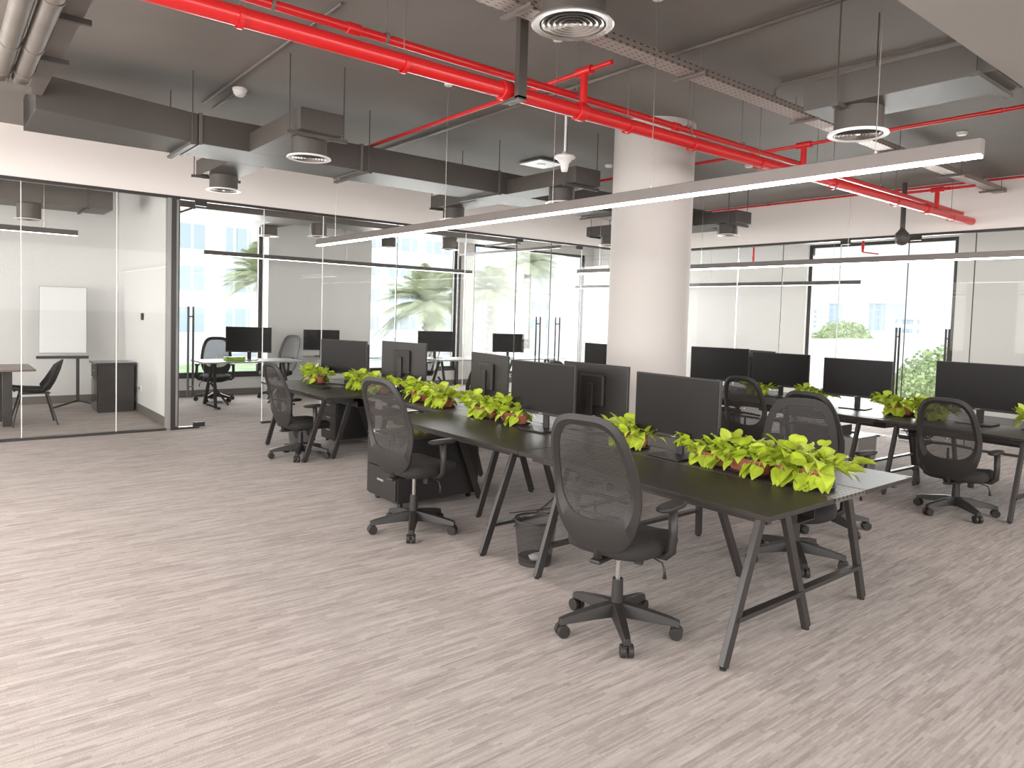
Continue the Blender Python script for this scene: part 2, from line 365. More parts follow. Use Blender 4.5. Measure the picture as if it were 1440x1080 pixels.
glass_wall('right', 'y', XR, [(8.3, YW-.06, 'p', 0), (7.07, 8.3, 'p', 0), (6.24, 7.07, 'p', 0), (5.3, 6.24, 'p', 0), (4.33, 5.3, 'd', 4.42), (3.5, 4.31, 'd', 3.78), (2.2, 3.5, 'p', 0), (.6, 2.2, 'p', 0), (-1.2, .6, 'p', 0), (-4.7, -1.2, 'p', 0)], ZR, '')
struct('trim_1', MB().bb(-4.4, XR, YW-.03, YW+.03, ZL-.005, ZL+.035), M['frame'])
struct('trim_2', MB().bb(-4.4, 2.70, YW-.03, YW+.03, 0, .028).bb(3.52, 8.0, YW-.03, YW+.03, 0, .028).bb(9.6, XR, YW-.03, YW+.03, 0, .028), M['frame'])
struct('trim_3', MB().bb(XR-.03, XR+.03, -4.7, YW-.1, ZR-.005, ZR+.035), M['frame'])
struct('trim_4', MB().bb(XR-.03, XR+.03, 4.6, YW-.1, 0, .03).bb(XR-.03, XR+.03, -4.7, 3.4, 0, .03), M['frame'])
struct('trim_5', MB().bb(2.345, 2.40, YW-.045, YW+.07, 0, ZL), M['frame'])
struct('trim_6', MB().bb(2.30, 2.345, YW-.03, YW+.07, 0, ZL), M['framel'])
# glass partition between the two rear offices
gp = MB().bb(9.094, 9.106, YW+.05, YB-.3, .03, 2.9).build('glass_pane', M['gl2']); gp['kind'] = 'structure'
struct('trim_7', MB().bb(9.07, 9.13, YW+.05, YB-.02, 2.88, 2.93).bb(9.07, 9.13, YB-.08, YB-.02, 0, 2.88), M['frame'])
struct('trim_8', MB().bb(3.1, 4.8, YB-.02, YB+.0, .33, .37).bb(6.8, 9.12, YB-.02, YB, .33, .37), M['frame'])

# ================================================================== CEILING SERVICES
def rods(mb, pts, z0, z1=CZ, r=.005):
    for x, y in pts: mb.cyl((x, y, z0), (x, y, z1), r, seg=6)
# main supply duct with a taper at its left end
y0, y1, zb, zt = 6.45, 7.05, 2.975, 3.22
t = thing('air_duct', 'long dark grey rectangular air duct running along the ceiling before the left glass wall', 'duct', (5, 6.75, zb))
d = MB()
L_ = [Vector((.60, y0, 3.03)), Vector((.60, 7.35, 3.03)), Vector((.60, 7.35, 3.30)), Vector((.60, y0, 3.30))]
R_ = [Vector((1.75, y0, zb)), Vector((1.75, y1, zb)), Vector((1.75, y1, zt)), Vector((1.75, y0, zt))]
va = [d.bm.verts.new(p-Vector((5, 6.75, zb))) for p in L_]; vb = [d.bm.verts.new(p-Vector((5, 6.75, zb))) for p in R_]
d.bm.faces.new(va[::-1]); d.bm.faces.new(vb)
for i in range(4): d.bm.faces.new((va[i], va[(i+1) % 4], vb[(i+1) % 4], vb[i]))
d.bb(1.755-5, 9.3-5, y0-6.75, y1-6.75, 0, zt-zb).build('duct_casing', M['duct'], t, bevel=.004)
for x in (1.77, 3.27, 4.98, 6.9, 8.2): MB().bb(x-.012-5, x+.012-5, y0-.012-6.75, y1+.012-6.75, -.012, zt-zb+.01).build('joint_flange', M['ductl'], t)
for x in (1.69, 3.32, 4.93, 6.95, 8.4):
    d = MB().bb(x-.02-5, x+.02-5, y0-.09-6.75, y1+.09-6.75, -.035, -.013)
    rods(d, [(x-5, y0-.06-6.75), (x-5, y1+.06-6.75)], -.03, CZ-zb)
    d.build('hanger', M['duct'], t)

def diffuser_drop(name, x, y, zbot, ztop, R, label, group, m=None, k=1):
    """round drop box ending in a round multi-ring ceiling diffuser"""
    t = thing(name, label, 'air diffuser', (x, y, zbot), 0, group)
    MB().cyl((0, 0, .012), (0, 0, ztop-zbot), R*.80, seg=40).build('neck', m or M['duct'], t, smooth='auto')
    f = MB().lathe([(R*.80, .012), (R*.98, .006), (R, -.004), (R*.97, -.008), (R*.80, -.004), (R*.79, .02)], 48)
    f.build('rim', M['white'] if k else M['alu'], t, smooth='auto')
    for i, q in enumerate((.76, .62, .48, .34, .21)):
        MB().lathe([(R*q, -.005), (R*(q-.045), -.001), (R*(q-.10), .018), (R*(q-.09), .022), (R*(q-.02), .004), (R*q, -.005)], 40).build('ring', M['alu'], t, smooth=True)
    MB().cyl((0, 0, .03), (0, 0, .034), R*.78, seg=40).build('backplate', M['dkcab'], t)
    MB().cyl((0, 0, -.002), (0, 0, .02), R*.08, R*.05, seg=16).build('hub', M['alu'], t)
    return t
def branch(x0, x1, ya, yb, z0, z1, label, hang):
    cx, cy = (x0+x1)/2, (ya+yb)/2
    t = thing('branch_duct', label, 'duct', (cx, cy, z0), 0, 'branch ducts feeding the round diffusers')
    MB().bb(x0-cx, x1-cx, ya-cy, yb-cy, 0, z1-z0).build('duct_casing', M['duct'], t, bevel=.004)
    h = MB().bb(x0-.07-cx, x1+.07-cx, hang-.018-cy, hang+.018-cy, -.03, -.002)
    rods(h, [(x0-.045-cx, hang-cy), (x1+.045-cx, hang-cy)], -.03, CZ-z0)
    h.build('hanger', M['duct'], t)
DG = 'round diffusers on the ceiling ducts'
def br(xc, ya, yb, lab, hang, w=.36): branch(xc-w/2, xc+w/2, ya, yb, 2.975, 3.14, lab, hang)
br(2.36, 5.32, y0-.002, 'short branch duct off the near side of main duct, left of the hanging sensor', 5.42)
diffuser_drop('air_diffuser', 2.38, 5.62, 2.826, 2.973, .175, 'round white-rimmed diffuser below the branch duct left of the red cross pipe', DG)
br(2.36, y1+.002, 8.1, 'small branch duct behind main duct, above left glass wall door', 8.0)
diffuser_drop('air_diffuser', 2.39, 7.85, 2.826, 2.973, .175, 'round diffuser above the left glass wall beside the dark door frame', DG)
br(5.27, 5.32, y0-.002, 'short branch duct off the near side of main duct, under the white hanging sensor', 5.42)
diffuser_drop('air_diffuser', 5.29, 5.74, 2.826, 2.973, .175, 'round diffuser partly hidden by the long LED lamp, left of the column', DG)
br(5.3, y1+.002, 8.1, 'small branch duct behind main duct over the middle of the lit lamp', 8.0)
diffuser_drop('air_diffuser', 5.32, 7.85, 2.826, 2.973, .175, 'round diffuser behind the long LED lamp, above the palm window', DG)
br(8.85, y1+.002, 8.75, 'small branch duct on the far wall just left of the column', 8.6)
diffuser_drop('air_diffuser', 8.87, 8.4, 2.826, 2.973, .175, 'small far diffuser just left of the white column', DG)
br(8.75, 5.75, y0-.002, 'branch duct end just right of the white column', 5.85)
diffuser_drop('air_diffuser', 8.78, 6.03, 2.826, 2.973, .175, 'round diffuser just right of the white column', DG)
# near supply duct (upper right), with the large diffuser below it
t = thing('air_duct', 'short dark rectangular duct section hung under the ceiling at upper right', 'duct', (4.35, 1.9, 2.9))
MB().bb(-.2, .2, -.58, .45, 0, .17).build('duct_casing', M['duct'], t, bevel=.004)
h = MB(); rods(h, [(-.24, .22), (.24, .22)], -.02, CZ-2.9); h.bb(-.26, .26, .2, .24, -.025, -.002); h.build('hanger', M['duct'], t)
h = MB(); rods(h, [(-.24, -.5), (.24, -.5)], -.02, CZ-2.9); h.bb(-.26, .26, -.52, -.48, -.025, -.002); h.build('hanger', M['duct'], t)
diffuser_drop('air_diffuser', 4.33, 2.09, 2.75, 2.898, .172, 'round diffuser at upper right beneath the dark duct section', DG)
t = thing('air_duct', 'dark duct above the big diffuser at the top edge of the view', 'duct', (2.3, 2.5, 3.22))
MB().bb(-.2, .2, -.35, .25, 0, .22).build('duct_casing', M['duct'], t)
diffuser_drop('air_diffuser', 2.31, 2.47, 2.955, 3.219, .192, 'large metallic ringed diffuser at the top centre of the view', DG, k=0)

# red sprinkler mains
def pipe(name, a, b, r, m, label, group=None, couplings=(), cat='pipe', cr=1.28, cl=.04):
    a = Vector(a); b = Vector(b); d = (b-a).normalized()
    t = thing(name, label, cat, a, 0, group)
    MB().cyl((0, 0, 0), b-a, r, seg=20).build('tube', m, t, smooth='auto')
    for c in couplings:
        p = d*c
        MB().cyl(p-d*cl, p+d*cl, r*cr, seg=20).build('coupling', m, t, smooth='auto', bevel=.003)
    return t
YP, ZP = 3.555, 3.0
big = pipe('sprinkler_main_pipe', (-.6, YP, ZP-.015), (XR-.05, YP, ZP+.01), .047, M['red'], 'thick red sprinkler main pipe crossing the ceiling', None, (3.37, 4.02, 6.9, 9.75), cl=.035)
sm = pipe('sprinkler_pipe', (-.6, YP+.12, 3.145), (XR-.05, YP+.12, 3.125), .025, M['red'], 'thinner red sprinkler pipe running parallel behind the thick red main', None, (2.4, 5.2, 7.7))
def clip(parent, q, R_, top, w=.012):
    h = MB(); rings = []
    for rr, dx in ((R_+.002, -w), (R_+.007, -w), (R_+.007, w), (R_+.002, w), (R_+.002, -w)):
        rings.append([Vector((q+dx, rr*math.cos(2*PI*k/20), rr*math.sin(2*PI*k/20))) for k in range(20)])
    h.grid(rings, True); h.build('clamp', M['red'] if R_ > .03 else M['pipe'], parent)
    MB().cyl((q, 0, R_+.002), (q, 0, top), .0035, seg=6).build('hanger_rod', M['pipe'], parent)
for x in (1.15, 2.05, 3.9, 4.65, 5.6, 6.9, 8.3, 9.9): clip(big, x+.6, .047, CZ-ZP)
for x in (1.35, 2.0, 3.5, 4.75, 5.5, 6.8, 8.2): clip(sm, x+.6, .025, CZ-3.145, .009)
ZC = 3.27
LP1, LP2 = .47, .355
for x, ya, yb, lab in ((3.45, 3.3, y1, 'thin red cross pipe branching over the first riser towards the main duct'),
                       (6.33, .9, 6.9, 'thin red cross pipe passing behind the column to the right edge of the view'),
                       (9.44, 3.15, 3.9, 'short red cross pipe near the right wall')):
    t = pipe('sprinkler_branch_pipe', (x, ya, ZC), (x, yb, ZC), .016, M['red'], lab, 'red sprinkler branch pipes', (.3, 1.1) if yb-ya > 2 else (.3,))
    MB().cyl((0, YP-ya, 0), (0, YP-ya, ZP+.052-ZC), .026, seg=16).build('riser', M['red'], t, smooth='auto')
    MB().cyl((0, YP-ya-.07, 0), (0, YP-ya+.07, 0), .03, seg=16).build('tee', M['red'], t, smooth='auto')
t = pipe('sprinkler_branch_pipe', (XR-.08, 2.5, CZ-.03), (XR-.08, 8.9, CZ-.03), .014, M['red'], 'thin red pipe along the top of the right wall', 'red sprinkler branch pipes', (2, 4))
# perforated cable tray
t = thing('cable_tray', 'grey perforated steel cable tray crossing the ceiling diagonally', 'cable tray', (0, 3.25, 3.345))
d = MB().bb(.5, XR-.06, -.07, .07, 0, .004).bb(.5, XR-.06, -.072, -.068, 0, .05).bb(.5, XR-.06, .068, .072, 0, .05)
d.build('channel', M['tray'], t)
for x in (1.0, 2.6, 4.2, 5.8, 7.4, 9.0, 10.3):
    d = MB(); rods(d, [(x, -.1), (x, .1)], -.02, CZ-3.345, .004); d.bb(x-.015, x+.015, -.14, .14, -.022, -.004)
    d.build('hanger', M['pipe'], t)
# vertical drops and conduits
t = thing('conduit_drop', 'dark square column bracket dropping beside the thick red pipe', 'bracket', (2.81, 3.52, 2.93))
MB().bb(-.032, .032, -.09, -.05, 0, .62).build('channel', M['duct'], t); MB().bb(-.032, .032, -.09, .07, -.01, .012).build('foot', M['duct'], t)
def conduit(pts, r, label, m=None):
    o = MB().tube(pts, r, 8).build('conduit', m or M['pipe'], smooth=True); tag(o, label, 'conduit', 'thin conduits on the ceiling'); return o
conduit([(2.02, 4.3, CZ-.012), (2.02, 7.3, CZ-.012)], .010, 'thin conduit on the ceiling left of the red cross pipe')
conduit([(2.15, 6.66, CZ-.012), (2.15, 7.4, CZ-.012)], .009, 'short conduit leading back from the smoke detector')
conduit([(4.2, 1.7, CZ-.02), (4.2, 8.8, CZ-.02)], .016, 'dark conduit on the ceiling passing over the hanging sensor')
conduit([(5.35, 1.6, CZ-.015), (5.35, 3.2, CZ-.015), (5.35, 3.28, CZ-.04), (5.35, 3.3, 3.37)], .011, 'conduit curving down to the cable tray at upper right')
conduit([(3.2, 1.0, CZ-.012), (3.2, 3.4, CZ-.012)], .009, 'thin conduit crossing the ceiling right of the big diffuser')
# left cluster: two fat pipes, side duct, wall return
for i, (x, lab) in enumerate(((LP1, 'right fat grey pipe of the pair at upper left'), (LP2, 'left fat grey pipe of the pair at upper left'))):
    pipe('drain_pipe', (x, 1.33, 3.1), (x, 5.95, 3.1), .052, M['pipe'], lab, 'fat grey pipes at upper left', (1.7, 2.9, 3.8, 4.4), cr=1.1, cl=.018)
t = thing('pipe_hanger', 'cross bracket carrying the ends of the two fat grey pipes', 'bracket', (.3, 5.85, 3.01))
MB().bb(-.45, .22, -.03, .03, -.02, .02).build('channel', M['pipe'], t); h = MB(); rods(h, [(-.4, 0), (.2, 0)], 0, CZ-3.01); h.build('hanger', M['pipe'], t)
t = thing('air_duct', 'flat grey duct running toward the viewer along the upper left', 'duct', (.55, 2, 3.13))
MB().bb(-.01, .09, -.67, 4.44, 0, .09).build('duct_casing', M['ductl'], t)
for y in (-.5, 1.25, 2.55, 3.4): MB().bb(-.04, .13, y-.015, y+.015, -.03, 0).build('hanger', M['duct'], t)
t = thing('air_duct', 'wide low duct at the far upper left edge above the meeting room glass', 'duct', (-.6, 7.2, 2.98))
MB().bb(-2, 1.0, -.4, .5, 0, .2).build('duct_casing', M['duct'], t)

# ceiling devices
t = thing('smoke_detector', 'white round smoke detector on the ceiling at upper left', 'smoke detector', (2.14, 6.6, CZ-.07))
MB().lathe([(.0, 0), (.03, 0), (.045, .012), (.055, .03), (.055, .045), (.062, .05), (.062, .07), (0, .07)], 24).build('housing', M['white'], t, smooth='auto')
t = thing('hanging_sensor', 'white mushroom-shaped sensor hanging on a rod near the ceiling centre', 'sensor', (4.68, 5.05, 2.98))
MB().lathe([(0, 0), (.028, .002), (.035, .03), (.042, .075), (.075, .115), (.098, .125), (.102, .14), (.09, .152), (.03, .165), (.02, .19), (0, .19)], 28).build('housing', M['white'], t, smooth=True)
MB().cyl((0, 0, .18), (0, 0, .57), .012, seg=10).build('rod', M['white'], t)
t = thing('ceiling_vent', 'small square white vent plate on the ceiling beyond the hanging sensor', 'vent', (6.0, 6.9, CZ-.03))
MB().bb(-.2, .2, -.2, .2, 0, .02).build('frame', M['framel'], t); MB().lathe([(0, -.004), (.05, -.004), (.06, 0)], 16).build('centre_plate', M['white'], t)
for x, y, lab in ((7.95, 2.8, 'small white disc on the ceiling at far right'), (7.87, 5.14, 'small white disc on the ceiling right of the column'), (6.7, 6.4, 'small white disc on the ceiling left of the column')):
    t = thing('ceiling_canopy', lab, 'ceiling fitting', (x, y, CZ-.03), 0, 'small white ceiling discs')
    MB().lathe([(0, 0), (.04, 0), (.05, .015), (.05, .03)], 20).build('cap', M['white'], t)
t = thing('pendant_speaker', 'dark round pendant on a thick rod before the right glass wall', 'pendant', (10.2, 4.25, 2.70))
MB().lathe([(0, 0), (.05, .012), (.08, .05), (.09, .1), (.085, .16), (.05, .2), (.03, .23), (0, .23)], 24).build('housing', M['duct'], t, smooth=True)
MB().cyl((0, 0, .2), (0, 0, .84), .032, seg=14).build('rod', M['duct'], t, smooth='auto')

# linear LED lamps
def linear_lamp(p0, p1, label, wires, z, lit=True, group='linear LED lamps', hgt=.072, w=.055):
    p0 = Vector(p0); p1 = Vector(p1); L = (p1-p0).length; ang = math.atan2(p1.y-p0.y, p1.x-p0.x)
    t = thing('linear_lamp', label, 'lamp', (p0.x, p0.y, z), ang, group)
    MB().bb(0, L, -w/2, w/2, .006, hgt).build('housing', M['lamp'] if lit is True else M['lampd'], t, bevel=.003)
    MB().bb(.004, L-.004, -w/2+.004, w/2-.004, -.006 if lit is True else 0, .0055).build('diffuser', M['led_fill'] if w > .1 else M['led'] if lit is True else M['led_room'], t)
    if w > .1: MB().bb(.02, L-.02, -w/2+.006, w/2-.006, hgt+.001, hgt+.008).build('added_uplight', M['led_fill'], t)  # added upward glow, on the unseen fill lamps only
    for q in wires:
        MB().cyl((q, 0, hgt), (q, 0, CZ-z), .0022, seg=5).cyl((q, 0, hgt), (q, 0, hgt+.015), .008, seg=8).build('suspension_wire', M['alu'], t)
        MB().lathe([(0, 0), (.034, 0), (.034, .02), (0, .02)], 16, (q, 0, CZ-z-.021)).build('ceiling_cap', M['white'], t)
    return t
linear_lamp((3.41, 7.76), (3.41, 1.12), 'long lit LED lamp hanging over the nearest desk row', (.45, 2.6, 3.97, 4.86, 6.2), 2.325)
linear_lamp((8.5, 8.75), (8.5, .6), 'lit LED lamp over the far right desk row, partly behind the column', (.5, 2.5, 4.6, 6.6, 7.8), 2.335)
# unseen wide lamps added as fill, left of and behind the viewer
for i, (ax, ay, by, lb) in enumerate(((-.95, 8.6, 1.4, 'added unseen fill lamp hanging at left, just out of the view'), (-2.8, 8.6, 1.4, 'added unseen fill lamp along the left windows'),
                                 (6.2, -.2, -4.2, 'added unseen fill lamp behind the viewer at right'), (9.3, -.2, -4.2, 'added unseen fill lamp behind the viewer beside the right glass wall'))):
    linear_lamp((ax, ay), (ax, by), lb, (.5, abs(ay-by)-.5), 2.6, w=.13)
linear_lamp((-1.5, 10.85), (1.47, 10.85), 'thin strip lamp with dark housing in the meeting room', (.5, 2.6), 2.46, 2)
linear_lamp((3.28, 11.7), (8.4, 11.7), 'thin strip lamp with dark housing in the office behind the left glass wall', (.5, 2.4, 4.6), 2.40, 2)
linear_lamp((12.1, 5.65), (12.1, 12.5), 'thin strip lamp with dark housing behind the right glass wall', (.5, 3, 6), 2.29, 2)
# services behind the glass
def rear_duct(x0, x1, ya, yb, z0, z1, label, drops, dl):
    cx = (x0+x1)/2
    t = thing('air_duct', label, 'duct', (cx, (ya+yb)/2, z0))
    MB().bb(x0-cx, x1-cx, -(yb-ya)/2, (yb-ya)/2, 0, z1-z0).build('duct_casing', M['ductl'], t)
    for xx in (x0+.3-cx, x1-.3-cx):
        h = MB(); rods(h, [(xx, -(yb-ya)/2-.04), (xx, (yb-ya)/2+.04)], -.02, CZ-z0); h.bb(xx-.015, xx+.015, -(yb-ya)/2-.06, (yb-ya)/2+.06, -.022, -.001); h.build('hanger', M['duct'], t)
    for (x, y), l in zip(drops, dl):
        diffuser_drop('air_diffuser', x, y, z0-.2, z0-.001, .17, l, DG, M['ductl'])
rear_duct(-2.5, 1.9, 11.0, 11.7, 2.86, 3.1, 'grey duct at the ceiling of the left meeting room', [(.98, 11.3)], ['round diffuser in the meeting room above the whiteboard'])
rear_duct(2.6, 9.0, 10.9, 11.6, 3.0, 3.2, 'grey duct at the ceiling of the office behind the left glass wall', [(4.95, 11.25), (7.55, 11.25)], ['diffuser behind glass left of the lamp end', 'diffuser behind glass above the palm'])
for xx, ll in ((4.55, 'branch duct behind glass before the first window'), (6.9, 'branch duct behind glass left of the palm window')):
    t = thing('branch_duct', ll, 'duct', (xx, 12.15, 3.02), 0, 'branch ducts behind the left glass'); MB().bb(-.18, .18, -.548, .5, 0, .14).build('duct_casing', M['ductl'], t)
diffuser_drop('air_diffuser', 4.55, 12.4, 2.85, 3.019, .17, 'diffuser behind glass before the first window', DG, M['ductl'])
diffuser_drop('air_diffuser', 6.9, 12.4, 2.85, 3.019, .17, 'diffuser behind glass at the left edge of the palm window', DG, M['ductl'])
rear_duct(11.0, 11.9, 5.2, 9.4, 3.0, 3.2, 'grey duct behind the right glass wall', [], [])
t = pipe('sprinkler_branch_pipe', (12.4, 7.9, CZ), (12.4, 7.9, 2.72), .018, M['red'], 'red drop pipe behind the right glass wall', 'red sprinkler branch pipes', (.7,))
t = pipe('sprinkler_branch_pipe', (12.3, 5.75, CZ), (12.3, 5.75, 2.85), .02, M['red'], 'red elbow drop pipe behind right glass near the pendant', 'red sprinkler branch pipes', (.6,))
MB().cyl((0, 0, -.7), (.15, -.2, -.73), .012, seg=10).build('elbow', M['red'], t)

# ================================================================== DESKS
DZ = .693
def bench(name, label, x0, s0, s1, x1, ya, yb, legs, bars, group, tray=True, cx=0, cy=0, rz=0, front=True, back=True):
    t = thing(name, label, 'desk', (cx, cy, 0), rz, group)
    th = .026; g = .003
    if front: MB().bb(x0, s0-g, ya+g, yb-g, DZ-th, DZ).build('tabletop', M['desk'], t, bevel=.003)
    if back: MB().bb(s1+g, x1, ya+g, yb-g, DZ-th, DZ).build('tabletop', M['desk'], t, bevel=.003)
    st = MB().bb(s0+g, s1-g, ya+g, yb-g, DZ-th, DZ-.001).build('centre_strip', M['perf'], t)
    for (tx, ty), (fx, fy) in legs:
        MB().bar((fx, fy, 0.012), (tx, ty, DZ-th-.002), .05, .03, up=(0, 1, 0)).build('leg', M['black'], t, bevel=.003)
    for (tx, ty), (fx, fy) in legs: MB().cyl((fx, fy, 0), (fx, fy, .012), .016, seg=12).build('foot', M['dkcab'], t)
    for a, b in bars:
        MB().bar(a, b, .045, .022, up=(0, 0, 1)).build('crossbar', M['black'], t, bevel=.002)
    for xr in (x0+.08, x1-.12): MB().bb(xr, xr+.04, ya+.06, yb-.06, DZ-th-.04, DZ-th-.001).build('under_rail', M['black'], t)
    if tray:
        tr = MB().bb(s0-.16, s0+.02, ya+.12, yb-.2, DZ-.14, DZ-.135).bb(s0-.162, s0-.158, ya+.12, yb-.2, DZ-.14, DZ-.08).bb(s0+.018, s0+.022, ya+.12, yb-.2, DZ-.14, DZ-.08)
        tr.build('cable_basket', M['black'], t)
    return t
x0, s0, s1, x1 = 3.03, 3.655, 4.0, 4.62
def leg(tx, fx, y): return ((tx, y), (fx, y))
G1 = 'black bench desks of the near row'
def barz(xa, xb, y, z=.19): return ((xa, y, z), (xb, y, z))
bench('bench_desk', 'nearest black bench desk with its end legs facing the viewer', x0, s0, s1, x1, 1.78, 3.635,
      [leg(3.02+.05, 2.81, 1.85), leg(3.28, 3.55, 1.85), leg(3.97, 4.215, 1.87), leg(3.07, 2.85, 3.2), leg(4.40, 4.42, 3.17), leg(3.6, 3.94, 2.5)],
      [barz(2.89, 3.47, 1.85, .215), barz(3.49, 4.14, 1.865, .215), barz(2.93, 4.4, 3.19, .19)], G1)
bench('bench_desk', 'second black bench desk of the near row above the black cabinet', x0, s0, s1, x1, 3.635, 5.5,
      [leg(3.07, 2.82, 3.72), leg(3.98, 4.22, 4.85), leg(4.12, 4.37, 4.72), leg(3.55, 3.33, 4.465), leg(3.42, 3.68, 4.92), leg(4.2, 4.45, 3.8)],
      [barz(2.88, 4.4, 3.74, .19)], G1)
bench('bench_desk', 'third bench desk of the near row, rear half only, in the gap', 3.66, s0, s1, x1, 5.5, 6.86,
      [leg(4.0, 4.2, 5.6), leg(4.4, 4.6, 6.6), leg(3.8, 3.6, 6.7)], [barz(3.68, 4.5, 6.65, .19)], G1, front=False)
bench('bench_desk', 'far black bench desk of the near row by the left glass wall', 3.14, 3.72, 4.04, 4.66, 6.88, 8.76,
      [leg(3.54, 3.33, 7.1), leg(3.22, 3.0, 7.02+.05), leg(3.88, 4.12, 7.7), leg(3.2, 3.02, 8.2), leg(4.35, 4.6, 7.1), leg(3.3, 3.5, 8.5)],
      [barz(3.4, 4.5, 7.1, .19)], G1)
G2 = 'black bench desks of the right row'
CX2, CY2, RZ2 = 7.08, 1.85, math.radians(-3)
def b2(ya, yb, label, legs, bars, dx=0):
    return bench('bench_desk', label, 0+dx, .6+dx, .9+dx, 1.5+dx, ya, yb, legs, bars, G2, cx=CX2, cy=CY2, rz=RZ2)
b2(-.55, 1.28, 'black bench desk at the right edge with the widest monitor', [leg(.04, -.16, .05), leg(.45, .62, .05), leg(1.2, 1.4, .06), leg(.1, -.1, 1.12), leg(.5, .66, 1.15), leg(.75, .58, 1.15), leg(1.25, 1.42, 1.1)],
   [barz(-.1, 1.35, .05, .2), barz(-.05, 1.35, 1.13, .2)])
b2(1.285, 3.1, 'bench desk of the right row before the tall door handles', [leg(.12, -.08, 1.5), leg(1.15, 1.35, 1.5), leg(.12, -.08, 2.95), leg(1.2, 1.4, 2.95)], [barz(-.03, 1.3, 1.5, .2), barz(-.03, 1.3, 2.95, .2)])
b2(3.105, 4.2, 'bench desk of the right row just right of the column', [leg(.12, -.08, 4.0), leg(1.2, 1.4, 4.0)], [barz(-.03, 1.3, 4.0, .2)])
b2(4.9, 6.6, 'far bench desk of the right row seen just left of the column', [leg(.0, -.2, 5.1), leg(1.0, 1.2, 5.1), leg(.0, -.2, 6.4), leg(1.0, 1.2, 6.4)], [barz(-.15, 1.1, 5.1, .2)], dx=-.25)

# ================================================================== MONITORS
def make_monitor():
    t = thing('monitor', '', 'monitor')
    W_, H_, z0 = .715, .415, .125
    MB().bb(-.012, .014, -W_/2, W_/2, z0, z0+H_).build('housing', M['bezel'], t, bevel=.004)
    MB().bb(-.0145, -.0122, -W_/2+.008, W_/2-.008, z0+.022, z0+H_-.008).build('screen', M['screen'], t)
    MB().bb(.0145, .045, -.13, .13, z0+.08, z0+.33).build('rear_cover', M['plast2'], t, bevel=.012)
    MB().bb(.046, .066, -.03, .03, .01, z0+.26).build('stand_column', M['plastic'], t, bevel=.004)
    MB().bb(-.12, .12, -.14, .14, 0, .012).build('stand_base', M['plastic'], t, bevel=.005)
    MB().bb(-.0135, -.0125, -.02, .02, z0+.008, z0+.014).build('maker_mark', M['framel'], t)
    MB().cyl((-.0135, W_/2-.03, z0+.011), (-.012, W_/2-.03, z0+.011), .003, seg=8).build('power_light', M['white'], t)
    return t
mon0 = make_monitor(); mused = [0]
def monitor(x, y, rz, label, s=1, z=DZ, group='black desktop monitors'):
    o = mon0 if not mused[0] else copy_tree(mon0); mused[0] = 1
    o.location = (x, y, z+.0005); o.rotation_euler = (0, 0, math.radians(rz)); o.scale = (s, s, s)
    tag(o, label, None, group); return o
monitor(3.82, 2.96, -3, 'large black monitor on the nearest desk, screen facing left')
monitor(3.76, 4.23, 3, 'black monitor on second desk, directly behind the foreground chair')
monitor(4.05, 5.31, 171, 'monitor showing its back, behind the pair of planters on second desk')
monitor(4.12, 4.0, 180, 'monitor turned away, half hidden behind the second desk monitor')
monitor(4.12, 7.0, 190, 'large dark monitor turned away beside the backpack', 1.05)
monitor(4.2, 8.15, 165, 'narrow-looking monitor turned away, left of the backpack', .92)
monitor(3.92, 8.1, 24, 'monitor on the far end of near row, left of all planters')
monitor(7.83, 3.65, 6, 'black monitor in front of the tall door handle on right row')
monitor(7.75, 2.45, -2, 'widest black monitor at the right edge of the view', 1.08)
monitor(8.1, 4.72, 8, 'monitor between the column and the windows, second of the right row')
monitor(7.96, 5.5, 20, 'dark monitor just right of the white column', 1.05)
monitor(8.5, 5.35, 170, 'monitor turned away behind the one right of column')
monitor(7.4, 7.05, 0, 'small far monitor just left of the white column')

